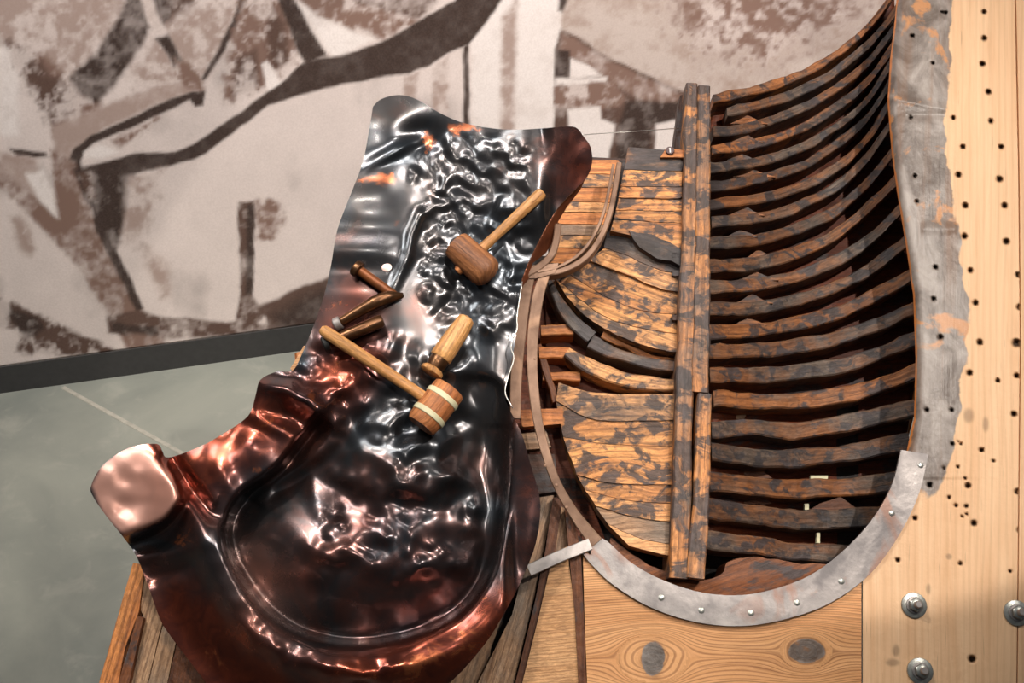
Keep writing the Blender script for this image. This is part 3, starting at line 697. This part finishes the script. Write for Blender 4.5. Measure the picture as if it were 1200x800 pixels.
plate('base_board', [(683,645),(700,652),(728,682),(770,706),(820,720),(870,725),(922,716),(970,697),(1008,668),(1009.5,668),(1009.5,1000),(690,1000),(688,800),(685,720)], -.004, .055, M['knotty'], MO, step=2.2, uvf=knot_uv, attrs={'stain': knot_s, 'dirt_shade': knot_d, 'edge': zero})
plate('base_board', [(648,650),(664,640),(676,730),(679,800),(680,1000),(560,1000),(612,800),(632,720)], -.012, .05, M['light'], MO, step=3, ang=R(5))
plate('batten', [(662,596),(672,598),(681,650),(684,720),(687,800),(688,1000),(680,1000),(678,800),(674,720),(668,660)], -.006, .05, M['brown'], MO, step=2.5, ang=R(90))
plate('batten', [(648,582),(659,586),(650,650),(630,730),(612,800),(570,1000),(556,1000),(604,800),(628,700),(640,640)], -.02, .04, M['brown'], MO, step=2.5, ang=R(78))
plate('board', [(615,585),(649,580),(638,640),(626,700),(602,800),(570,930),(500,930),(560,800),(600,720),(618,650)], -.045, .03, M['grey'], MO, step=3.5, ang=R(74))
plate('board', [(652,590),(663,596),(667,640),(650,652),(640,680),(646,640)], -.035, .03, M['grey'], MO, step=2.5, ang=R(80))
plate('block', [(616,532),(650,532),(655,575),(622,580)], -.06, .05, M['dark'], MO, step=3)
plate('block', [(608,508),(640,505),(646,524),(612,527)], -.04, .03, M['grey'], MO, step=3)
plate('block', [(608,480),(662,478),(664,496),(612,500)], -.05, .03, M['warm'], MO, step=3)
# side panel, left of the curved strap
dr_ = [186, 203, 219, 236, 248, 262, 275, 290, 308]
def dl(y): return np.interp(y, [186, 215, 250, 275, 300, 310], [664, 668, 664, 658, 650, 646])
def drr(y): return np.interp(y, [186, 215, 240, 262, 285, 308], [726, 722, 716, 708, 694, 672])
for i in range(len(dr_)-1):
    a, b = dr_[i]+.5, dr_[i+1]-.3
    plate('side_plank', [(dl(a)-8, a), (drr(a), a+1), (drr(b), b+1), (dl(b)-8, b)], -.055+.002*(i % 2), .03, [M['warm'], M['panel_lt'], M['grey']][(i*2+1) % 3 if i > 3 else (i % 2)], MO, step=3, rough=.4)
# concealed carcass that carries the mould
for x, y in ((1150, 60), (1290, 60), (1290, 860), (720, 800), (1150, 860), (815, 250)):
    t = P(np.array([x]), np.array([y]), np.array([-.16]))[0]
    box_w('leg', (t[0]-.04, t[1]-.04, 0), (t[0]+.04, t[1]+.04, t[2]), M['warm'], MO)
for a, b in (((1150, 60), (1290, 60)), ((720, 800), (1290, 860)), ((1150, 60), (1150, 860)), ((1290, 60), (1290, 860))):
    bar('rail', [(a[0], a[1], -.06), ((a[0]+b[0])/2, (a[1]+b[1])/2, -.06), (b[0], b[1], -.06)], .06, .1, M['warm'], MO)
bar('rail', [(815,180,-.112),(812,300,-.112),(805,500,-.112),(800,690,-.112)], .05, .08, M['dark'], MO)
# ------------------------------------------------------------------ iron
g_ = thing('iron_strap_frame', 'iron frame: wide dull curved steel band below the ribs with brown bent straps rising left', 'metal frame', tuple(P(np.array([640.]), np.array([560.]), np.array([0.]))[0]))
ew = np.array([(1056,527),(1046,566),(1026,603),(996,638),(956,670),(914,688),(869,697),(823,694),(778,680),(741,660),(712,634),(690,640),(684,655)])
ow = [(1088,532),(1077,578),(1053,628),(1020,672),(975,705),(925,724),(872,733),(818,729),(764,712),(720,686),(694,662),(681,646)]
ipoly = [tuple(q) for q in catmull(ew[:11], 5)]; opoly = [tuple(q) for q in catmull(ow, 5)][::-1]
bd = plate('wide_band', ipoly+[(697,626),(688,636),(693,650)]+opoly, .006, .006, M['steel'], g_, step=2.4)
for x, y in ((1079,545), (1045,601), (986,681), (934,706), (880,718), (822,715), (775,700)):
    c = P(np.array([x]), np.array([y]), np.array([.006]))[0]
    lathe('screw', c-NW*.001, c+NW*.0007, [(0, .0056), (.6, .0056), (1, .0046)], M['zinc'], g_, seg=16)
bar('strap', [(699,636,.012),(672,600,.02),(650,560,.03),(633,505,.035),(625,450,.04),(624,400,.042),(630,350,.044),(638,322,.045)], .017, .008, M['strap'], g_, n=8, widths=[.026,.018,.016,.017,.019,.021,.022,.02])
bar('strap', [(638,320,.047),(660,316,.046),(684,303,.043),(702,281,.04),(714,252,.036),(721,220,.032),(726,190,.03)], .011, .03, M['strap'], g_, n=8)
bar('strap', [(630,318,.05),(655,312,.048),(678,298,.046),(695,277,.043),(707,250,.04),(714,220,.036),(719,192,.033)], .006, .014, M['strap'], g_, n=8)
bar('strap', [(604,490,.02),(605,440,.028),(610,390,.035),(616,345,.04),(622,322,.045)], .018, .008, M['strap'], g_, n=8, widths=[.02,.022,.022,.021,.018])
bar('strap', [(614,322,.052),(632,312,.05),(646,298,.05),(652,280,.048),(654,262,.046)], .014, .012, M['strap'], g_, n=8)
plate('junction_plate', [(612,312),(655,308),(650,320),(628,326),(614,326)], .048, .006, M['strap'], g_, step=2.5)
bar('cross_arm', [(692,637,.0155),(655,652,.02),(620,668,.026)], .021, .007, M['steel'], g_, n=6)
for x, y, h in ((639,545,.032), (652,568,.029), (664,594,.022), (627,420,.041)):
    c = P(np.array([x]), np.array([y]), np.array([h]))[0]
    lathe('rivet', c-NW*.001, c+NW*.001, [(0, .0032), (.6, .0032), (1, .002)], M['strap'], g_, seg=12)
# ------------------------------------------------------------------ copper sheet
out = [(437,125),(445,117),(460,112),(475,112),(492,118),(515,132),(540,143),(568,149),(600,152),(640,150),(665,148),(676,150),(684,160),(692,172),(694,190),(688,207),
 (672,224),(654,243),(642,262),(630,285),(618,310),(610,335),(607,370),(603,405),(596,440),(591,463),(600,485),(612,510),(622,545),(632,580),(633,605),(627,640),(615,670),(600,702),(575,745),(547,780),
 (525,802),(495,832),(440,860),(380,868),(310,858),(262,828),(240,798),(215,765),(190,730),(175,690),(160,652),(145,630),(125,605),(108,580),(107,568),(118,548),(140,530),(160,522),(184,520),(190,528),(197,536),
 (230,525),(255,512),(290,488),(299,465),(305,445),(325,435),(343,434),(355,412),(368,380),(380,345),(388,310),(395,270),(410,230),(425,190),(433,150)]
def ridge(X, Y, pts, wdt, amp, skew=None, fade=True):
    d, _, _, t = seg_near(X, Y, pts); f = np.sin(np.pi*np.clip(t, 0, 1))**.4 if fade else 1
    return amp*np.exp(-(d/wdt)**2)*f
def gs(X, Y, x, y, a, b, r=0.):
    c, s = math.cos(r), math.sin(r); dx, dy = X-x, Y-y
    return np.exp(-((dx*c+dy*s)/a)**2-((-dx*s+dy*c)/b)**2)
bowl = [(352,520),(390,470),(450,470),(520,500),(580,470),(588,520),(588,600),(570,660),(530,715),(470,748),(410,756),(350,742),(300,706),(268,655),(262,610),(290,560)]
bowl = [tuple(q) for q in catmull(bowl+[bowl[0]], 4)[:-1]]
rimline = [(256,590),(262,640),(290,695),(335,735),(400,762),(470,757),(540,722),(585,660),(600,590),(598,500)]
def gblur(a, sg_):
    r = int(3*sg_)+1; k = np.exp(-.5*(np.arange(-r, r+1)/sg_)**2); k /= k.sum()
    a = np.pad(a, r, mode='edge')
    a = np.apply_along_axis(lambda v: np.convolve(v, k, 'valid'), 0, a); return np.apply_along_axis(lambda v: np.convolve(v, k, 'valid'), 1, a)
HX0, HY0, HS = 70., 70., 2.
def make_map():
    xs = np.arange(HX0, 740, HS); ys = np.arange(HY0, 900, HS); X, Y = np.meshgrid(xs, ys)
    def blob(pts, b):
        pts = [tuple(q) for q in catmull(pts+[pts[0]], 4)[:-1]]
        return gblur(1-sst(-1.5, 1.5, sdf(X, Y, pts)[0]), b/HS)
    RR = np.random.RandomState(11)
    def stamps(n, mask, rlo, rhi, amp, neg=.25):
        """rounded hammer marks scattered where mask is high"""
        k = 0; o = np.zeros(X.shape); iy, ix = np.where(mask > .3)
        while k < n:
            q = RR.randint(len(iy)); cy, cx = iy[q], ix[q]
            if RR.rand() > mask[cy, cx]: continue
            r = RR.uniform(rlo, rhi); e = RR.uniform(.8, 1.35); th = RR.uniform(0, 3.14); w_ = int(3*r*1.35/HS)+1
            y0, y1, x0, x1 = max(cy-w_, 0), min(cy+w_+1, X.shape[0]), max(cx-w_, 0), min(cx+w_+1, X.shape[1])
            sg = -1 if RR.rand() < neg else 1
            o[y0:y1, x0:x1] += sg*amp*(r/rhi)*RR.uniform(.5, 1)*gs(X[y0:y1, x0:x1], Y[y0:y1, x0:x1], xs[cx], ys[cy], r*e, r/e, th); k += 1
        return o
    h = np.full(X.shape, .115)
    L = 1-sst(450, 490, X); up = 1-sst(400, 450, Y)
    h += .00021*np.clip(260-Y, -180, 200)
    h += .003*gs(X, Y, 450, 150, 60, 40)+.00012*np.clip(150-Y, 0, 60)-.03*gs(X, Y, 545, 300, 60, 190)
    h += -.022*sst(610, 705, X)*(1-sst(260, 340, Y))+.0005*(195-Y)*sst(632, 650, X)*(1-sst(230, 290, Y))+.008*gs(X, Y, 628, 190, 26, 80)+.004*fbm(X/22, Y/30, 91, 2)*gs(X, Y, 672, 190, 30, 50)-.025*sst(575, 625, X)*sst(240, 300, Y)*(1-sst(440, 520, Y))
    h += L*up*(.0034*np.sin((Y-188+.12*(X-440))/13.)*gs(X, Y, 430, 200, 90, 40)+.0040*np.sin((Y-266-.03*X)/9.)*gs(X, Y, 430, 292, 100, 40))
    h += .010*gs(X, Y, 460, 178, 34, 7, -.5)-.010*gs(X, Y, 492, 160, 22, 16)-.010*gs(X, Y, 505, 175, 26, 34)
    h += .009*ridge(X, Y, [(540,236),(510,240),(492,252),(482,275),(478,300),(466,325),(458,345)], 6, 1.)
    # left cascade of folds
    h += .022*ridge(X, Y, [(296,448),(335,455),(362,470),(392,500)], 9, 1.)+.018*ridge(X, Y, [(300,460),(335,462),(395,505)], 24, 1.)
    h += .024*ridge(X, Y, [(400,500),(380,522),(350,545),(316,566),(300,590)], 11, 1.)-.020*gs(X, Y, 352, 494, 30, 14, .5)
    h += .012*ridge(X, Y, [(288,484),(322,500),(348,510)], 8, 1.)+.012*gs(X, Y, 255, 545, 60, 24, -.5)
    # the deep bowl: a broad belly rises straight from the foot of the rim wall
    BP = [(330,545),(390,470),(450,440),(530,440),(585,450),(592,520),(590,600),(574,668),(535,720),(470,748),(400,754),(340,736),(295,696),(266,640),(276,590)]
    fade = sst(440, 570, Y+.25*(X-450)*(X > 450)); bw = blob(BP, 3.2)*fade; h -= .100*bw
    dsd = np.clip(-sdf(X, Y, [tuple(q) for q in catmull(BP+[BP[0]], 4)[:-1]])[0], 0, None)
    dome = 1-(1-np.clip(dsd/118, 0, 1))**2; h += .082*gblur(dome, 5)*fade
    h += .016*blob([(400,520),(470,500),(520,520),(530,560),(480,580),(420,570)], 16)-.012*blob([(400,585),(470,578),(540,596),(530,606),(400,602)], 9)
    # rim
    RL = [tuple(q) for q in catmull([(250,600),(262,650),(295,712),(345,752),(410,768),(480,762),(545,728),(592,665),(604,590),(600,500)], 5)]
    d2, _, _, t2 = seg_near(X, Y, RL)
    side = blob([(250,600),(262,650),(295,712),(345,752),(410,768),(480,762),(545,728),(592,665),(604,590),(600,480),(500,400),(300,500)], 6)
    lowm = sst(560, 640, Y); lf = 1-.6*sst(420, 540, X)
    h += lf*.030*np.exp(-((np.where(side > .5, -d2, d2)-16)/18)**2)*lowm+.008*np.exp(-(d2/7)**2)*lowm*(1-.9*sst(440, 540, X))
    h -= .050*(1-side)*sst(20, 90, d2)*sst(520, 640, Y)*(1-.8*sst(540, 590, X))
    h += .012*gs(X, Y, 285, 690, 16, 46, -.55)+.014*gs(X, Y, 268, 640, 22, 20)-.012*gs(X, Y, 250, 700, 14, 40, -.6)
    h += .00042*(575-Y)*sst(588, 606, X)*sst(460, 500, Y)*(1-sst(650, 740, Y))
    # tip flap
    h += blob([(70,568),(120,500),(168,500),(206,554),(214,584),(190,614),(145,632),(90,650)], 4)*(.045+.0005*(Y-575))-.008*gs(X, Y, 165, 575, 26, 22)+.004*vnoise(X/18, Y/18, 81)*gs(X, Y, 160, 575, 40, 40)
    h -= .022*ridge(X, Y, [(192,528),(228,578),(256,612)], 9, 1.)
    h += .010*ridge(X, Y, [(150,655),(195,650),(225,640)], 8, 1.)-.010*ridge(X, Y, [(170,680),(215,668),(250,642)], 8, 1.)
    # hammer marks
    mk = gblur(sst(475, 505, X-.08*(Y-200))*(1-sst(606, 630, X))*sst(152, 175, Y)*(1-sst(350, 420, Y)), 3)
    h += stamps(520, mk, 4.2, 7.5, .0034)+.0012*mk*vnoise(X/9, Y/9, 12)
    mk2 = np.clip(sst(370, 430, Y)*(1-sst(650, 700, Y))*sst(340, 400, X+(560-Y)*.25*(Y < 560))*(1-sst(540, 575, X)), 0, 1)
    h += stamps(330, mk2, 6, 13, .0064, .3)
    h += stamps(60, np.clip(bw*(1-mk2), 0, 1), 14, 26, .004, .4)
    mk3 = np.exp(-(d2/34)**2)*(1-side)*(1-sst(440, 500, X))*sst(620, 680, Y); h += stamps(70, mk3, 6, 13, .005, .3)
    mk4 = gs(X, Y, 290, 530, 90, 60, -.4)*(1-bw); h += stamps(40, mk4, 9, 18, .004, .4)
    h += (.0008+.0018*sst(420, 520, Y))*fbm(X/46, Y/46, 17, 2)
    lo_ = .056*(Y < 500)+.045*(Y >= 500); k = sst(560, 610, X); h = h*(1-k)+np.maximum(h, lo_)*k
    return gblur(h, .9)
HM = make_map()
def sheet(X, Y):
    X = np.asarray(X, float); Y = np.asarray(Y, float)
    fx = np.clip((X-HX0)/HS, 0, HM.shape[1]-1.001); fy = np.clip((Y-HY0)/HS, 0, HM.shape[0]-1.001)
    ix = fx.astype(int); iy = fy.astype(int); a = fx-ix; b = fy-iy
    return (HM[iy, ix]*(1-a)+HM[iy, ix+1]*a)*(1-b)+(HM[iy+1, ix]*(1-a)+HM[iy+1, ix+1]*a)*b
def red_a(x, y):
    a = .12+.7*gs(x, y, 280, 500, 90, 50, -.4)+.55*gs(x, y, 210, 560, 60, 60)+.3*gs(x, y, 620, 580, 26, 80)+.85*gs(x, y, 520, 760, 130, 34, -.45)+.9*gs(x, y, 240, 760, 90, 60, .7)+.5*gs(x, y, 400, 440, 40, 40)
    a = a+.35*gs(x, y, 410, 380, 40, 60)+.45*gs(x, y, 678, 190, 34, 60)+.35*gs(x, y, 330, 800, 200, 40)+.25*gs(x, y, 450, 640, 150, 100); return np.clip(a, 0, 1)
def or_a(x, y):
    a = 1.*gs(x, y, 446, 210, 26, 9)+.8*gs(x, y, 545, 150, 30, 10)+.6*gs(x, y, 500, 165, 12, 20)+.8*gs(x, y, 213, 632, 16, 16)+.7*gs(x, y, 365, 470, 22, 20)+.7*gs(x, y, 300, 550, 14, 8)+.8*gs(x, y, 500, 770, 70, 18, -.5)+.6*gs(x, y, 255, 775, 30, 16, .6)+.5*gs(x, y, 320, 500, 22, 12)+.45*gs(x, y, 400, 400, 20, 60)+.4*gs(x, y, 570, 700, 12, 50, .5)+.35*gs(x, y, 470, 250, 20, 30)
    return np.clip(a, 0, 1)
def pale_a(x, y):
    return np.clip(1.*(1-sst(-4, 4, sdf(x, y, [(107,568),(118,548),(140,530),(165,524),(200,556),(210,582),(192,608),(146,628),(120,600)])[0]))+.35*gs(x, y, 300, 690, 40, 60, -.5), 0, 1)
m = NT('patinated_copper'); tc = m.n('ShaderNodeTexCoord'); ob = tc.outputs['Object']
n1 = m.noise(ob, 7., 5, .6, .6); n2 = m.noise(ob, 26., 6, .8, .65)
base = m.mix(m.mapr(n1, .35, .65), srgb(58, 62, 67), srgb(76, 70, 68))
red = m.attr('red')[2]; org = m.attr('orange')[2]; pal = m.attr('pale')[2]
rf = m.mapr(m.math('ADD', red, m.math('MULTIPLY', m.math('SUBTRACT', n1, .5), 1.)), .2, .75)
base = m.mix(rf, base, m.mix(m.mapr(n2, .35, .65), srgb(102, 50, 40), srgb(142, 68, 46)))
n3 = m.noise(ob, 55., 7, 1., .7)
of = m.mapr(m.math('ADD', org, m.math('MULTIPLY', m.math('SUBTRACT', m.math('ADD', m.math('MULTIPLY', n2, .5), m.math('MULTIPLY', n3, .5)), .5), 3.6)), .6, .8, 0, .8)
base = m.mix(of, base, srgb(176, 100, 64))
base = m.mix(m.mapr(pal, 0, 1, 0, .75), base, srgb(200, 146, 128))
m.l(base, m.b.inputs['Base Color']); m.l(m.math('SUBTRACT', .85, m.math('MULTIPLY', m.attr('pale')[2], .35)), m.b.inputs['Metallic'])
mat_ = m.attr('matte')[2]
m.l(m.math('ADD', m.mapr(n2, .3, .7, .20, .29), m.math('ADD', m.math('MULTIPLY', pal, .12), m.math('MULTIPLY', mat_, .04))), m.b.inputs['Roughness']); m.b.inputs['Coat Weight'].default_value = .25; m.b.inputs['Coat Roughness'].default_value = .12
m.bump(m.math('ADD', n1, m.math('MULTIPLY', n2, .3)), .25, .002); M['copper'] = m.m
CU = thing('copper_sheet', 'large dark hammered copper sheet with reddish patina, tools lying on it', 'copper sheet', tuple(P(np.array([430.]), np.array([700.]), np.array([0.]))[0]))
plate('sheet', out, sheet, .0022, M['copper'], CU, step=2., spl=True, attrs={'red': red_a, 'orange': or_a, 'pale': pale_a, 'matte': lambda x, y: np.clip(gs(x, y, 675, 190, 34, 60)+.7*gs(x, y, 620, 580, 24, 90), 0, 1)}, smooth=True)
# turned-back edge showing the brown underside
def flapw(X, Y):
    d, _, _, _ = seg_near(X, Y, [(690,205),(654,243),(642,262),(630,285),(618,310),(610,335)]); return .062-.0022*d
plate('folded_edge', [(686,209),(670,224),(653,243),(640,262),(629,285),(617,310),(608,340),(620,326),(624,308),(640,296),(647,284),(650,266),(664,243),(680,222)], flapw, .002, M['under'], CU, step=1.8, smooth=True)
c = P(np.array([453.]), np.array([313.]), sheet(np.array([453.]), np.array([313.])))[0]
lathe('rivet', c-NW*.001, c+NW*.002, [(0, .0095), (.6, .0095), (1, .007)], M['pink'], CU, seg=20)
# trestle below the sheet
TR = thing('support_trestle', 'rough plank trestle under the copper sheet, showing bottom left', 'trestle', ground(380, 700))
tb = [([(156,659),(170,662),(163,715),(146,760),(139,800),(110,930),(80,930),(116,800)], M['warm'], 74, 0),
      ([(161,721),(168,724),(151,800),(120,930),(110,930),(139,800)], M['brown'], 74, .01),
      ([(170,664),(182,690),(190,730),(173,800),(140,930),(121,930),(152,800),(169,722),(165,715)], M['grey'], 74, -.004),
      ([(191,732),(206,752),(196,800),(165,930),(141,930),(174,800)], M['grey'], 76, 0),
      ([(207,754),(250,780),(270,930),(166,930),(197,800)], M['brown'], 80, 0),
      ([(560,700),(604,680),(575,760),(560,930),(480,930),(500,800)], M['grey'], 72, .0)]
for p_, mt, an, dz in tb: plate('plank', p_, -.07+dz, .03, mt, TR, step=3, ang=R(an), rough=.4)
plate('plank', [(340,432),(356,405),(368,408),(352,440)], .05, .02, M['light'], TR, step=2)
plate('bed_board', [(172,690),(330,600),(400,440),(560,440),(585,560),(560,700),(480,900),(270,900)], -.12, .03, M['brown'], TR, step=12)
bar('rib', [(354,412,.03),(360,480,.03),(372,520,-.05)], .03, .05, M['warm'], TR)
bar('rib', [(380,460,-.02),(420,330,.02),(450,180,.05)], .05, .05, M['warm'], TR)
bar('rib', [(560,480,-.03),(560,330,.0),(580,190,.03)], .05, .05, M['warm'], TR)
bar('rib', [(380,460,-.02),(460,470,-.03),(560,480,-.03)], .05, .07, M['warm'], TR)
for x, y, h in ((250, 850, -.15), (520, 850, -.15), (440, 330, -.03), (560, 330, -.05), (470, 480, -.1)):
    t = P(np.array([x]), np.array([y]), np.array([h]))[0]
    box_w('leg', (t[0]-.035, t[1]-.035, 0), (t[0]+.035, t[1]+.035, t[2]), M['brown'], TR)
# ------------------------------------------------------------------ tools on the sheet
def onsh(x, y, lift): 
    return P(np.array([float(x)]), np.array([float(y)]), sheet(np.array([float(x)]), np.array([float(y)]))+lift)[0]
def between(A, B, t): return A+(B-A)*t
def lowest(pts): return tuple(pts)
# barrel-headed mallet
A = onsh(533, 285, .034); B = onsh(576, 325, .034)
ml = thing('wooden_mallet', 'brown worn round-headed wooden mallet with handle pointing up right', 'mallet', tuple(onsh(553, 306, 0)))
lathe('mallet_head', A, B, [(0, .021), (.03, .027), (.1, .029), (.5, .030), (.8, .0305), (.9, .028), (.97, .020), (1, .010)], M['head'], ml, seg=36, rough=.05)
H0 = between(A, B, .45); H1 = onsh(636, 225, .016); H2 = H0-(H1-H0)/np.linalg.norm(H1-H0)*.036
lathe('handle', H0, H1, [(0, .0105), (.35, .009), (.7, .0105), (.95, .0115), (.985, .011), (1, .008)], M['handle'], ml, seg=20, rough=.04)
lathe('handle_end', H0, H2, [(0, .009), (.9, .009), (1, .007)], M['head_lt'], ml, seg=16)
# banded mallet
A = onsh(527, 455, .036); B = onsh(493, 499, .036)
m2 = thing('wooden_mallet', 'wooden mallet with two pale bands round its head, lowest of the tools', 'mallet', tuple(onsh(508, 478, 0)))
lathe('mallet_head', A, B, [(0, .028), (.03, .0305), (.3, .0315), (.6, .0315), (.9, .0295), (1, .0265)], M['head_lt'], m2, seg=36, rough=.05)
for t0 in (.2, .66):
    lathe('band', between(A, B, t0), between(A, B, t0+.12), [(0, .0316), (.1, .0326), (.9, .0326), (1, .0316)], M['band'], m2, seg=36)
H0 = between(A, B, .45); H1 = onsh(376, 385, .046)
lathe('handle', H0, H1, [(0, .0095), (.3, .0105), (.7, .0115), (.93, .0115), (.98, .010), (1, .006)], M['handle'], m2, seg=20, rough=.04)
# short stub mallet
A = onsh(548, 372, .026); B = onsh(516, 420, .024); Cc = between(A, B, 1.22); Dd = between(A, B, 1.36)
m3 = thing('wood_handled_punch', 'punch with pale wooden handle and dark iron collar above the banded mallet', 'punch', tuple(onsh(530, 400, 0)))
lathe('handle', A, B, [(0, .010), (.04, .0155), (.3, .0185), (.8, .0205), (.97, .021), (1, .019)], M['handle'], m3, seg=26, rough=.05)
lathe('collar', B, Cc, [(0, .0185), (.5, .018), (1, .0165)], M['tool'], m3, seg=24)
lathe('end_disc', Cc, Dd, [(0, .016), (.3, .021), (.8, .0215), (1, .018)], M['handle'], m3, seg=24, rough=.08)
# iron stakes
t1 = thing('iron_stake', 'short brown iron stake with round flange, highest of the three stakes', 'stake', tuple(onsh(440, 330, 0)))
A = onsh(420, 316, .019); B = onsh(463, 347, .017)
lathe('shaft', A, B, [(0, .0095), (.5, .0095), (1, .009)], M['rod'], t1, seg=20)
ax = (B-A)/np.linalg.norm(B-A); lathe('flange', A-ax*.010, A+ax*.004, [(0, .0135), (.2, .0155), (.8, .0155), (1, .012)], M['tool'], t1, seg=26)
t2 = thing('iron_stake', 'curved shiny iron stake with bent tapering tip, middle of the three stakes', 'stake', tuple(onsh(430, 362, 0)))
tube('shaft', [onsh(398, 378, .02), onsh(420, 365, .022), onsh(440, 354, .024), onsh(456, 348, .022), onsh(472, 346, .014)], [.009, .0105, .0125, .012, .005], M['tool'], t2, seg=18)
A = onsh(392, 381, .018); B = onsh(400, 377, .02); lathe('flange', A, B, [(0, .0105), (.15, .0125), (.85, .0125), (1, .0105)], M['steel'], t2, seg=24)
t3 = thing('iron_stake', 'straight iron stake with dark flange lying under the banded mallet handle', 'stake', tuple(onsh(415, 390, 0)))
A = onsh(384, 402, .018); B = onsh(449, 375, .018)
lathe('shaft', A, B, [(0, .010), (.4, .0115), (.95, .0125), (1, .009)], M['tool'], t3, seg=22)
ax = (B-A)/np.linalg.norm(B-A); lathe('flange', A-ax*.009, A+ax*.004, [(0, .013), (.2, .0155), (.8, .0155), (1, .0125)], M['black'], t3, seg=26)
# ------------------------------------------------------------------ small things
c = P(np.array([785.]), np.array([177.]), np.array([-.012]))[0]
lb = thing('number_disc', 'small round maroon disc marked 1 on the top plank', 'label', tuple(c))
lathe('disc', c, c+NW*.004, [(0, .009), (.7, .009), (1, .008)], M['maroon'], lb, seg=28)
dg = []
for u, v in ((-.0012, -.005), (.0012, -.005), (.0012, .005), (-.0008, .005), (-.003, .0032), (-.003, .0018), (-.0012, .0028)): dg.append(c+NW*.0043+NU*u+NV*v)
k = len(dg); V = dg+[p_+NW*.0004 for p_ in dg]
f = [tuple(range(k))[::-1], tuple(range(k, 2*k))]+[(i, (i+1) % k, (i+1) % k+k, i+k) for i in range(k)]
link_mesh('numeral', V, f, M['white'], lb, [(0, 0)]*(2*k), None, False)
wr = tube('steel_wire', [P(np.array([x]), np.array([y]), np.array([h]))[0] for x, y, h in ((682,158,.05), (710,156,.03), (750,153.5,.01), (797,150,-.045))], .0009, M['wire'], None, seg=6)
tag(wr, 'thin pale wire strung from the sheet to the mould post top', 'wire')
wr = tube('edge_wire', [P(np.array([x]), np.array([y]), np.array([h]))[0] for x, y, h in ((612,330,.085), (606,370,.085), (606,385,.088), (599,405,.088), (602,420,.088), (596,440,.088), (592,460,.09), (601,478,.09))], .0011, M['wire'], None, seg=6)
tag(wr, 'fine silvery wire running down the right edge of the copper sheet', 'wire')
for o in list(bpy.data.objects):
    if '_w' in o: del o['_w']
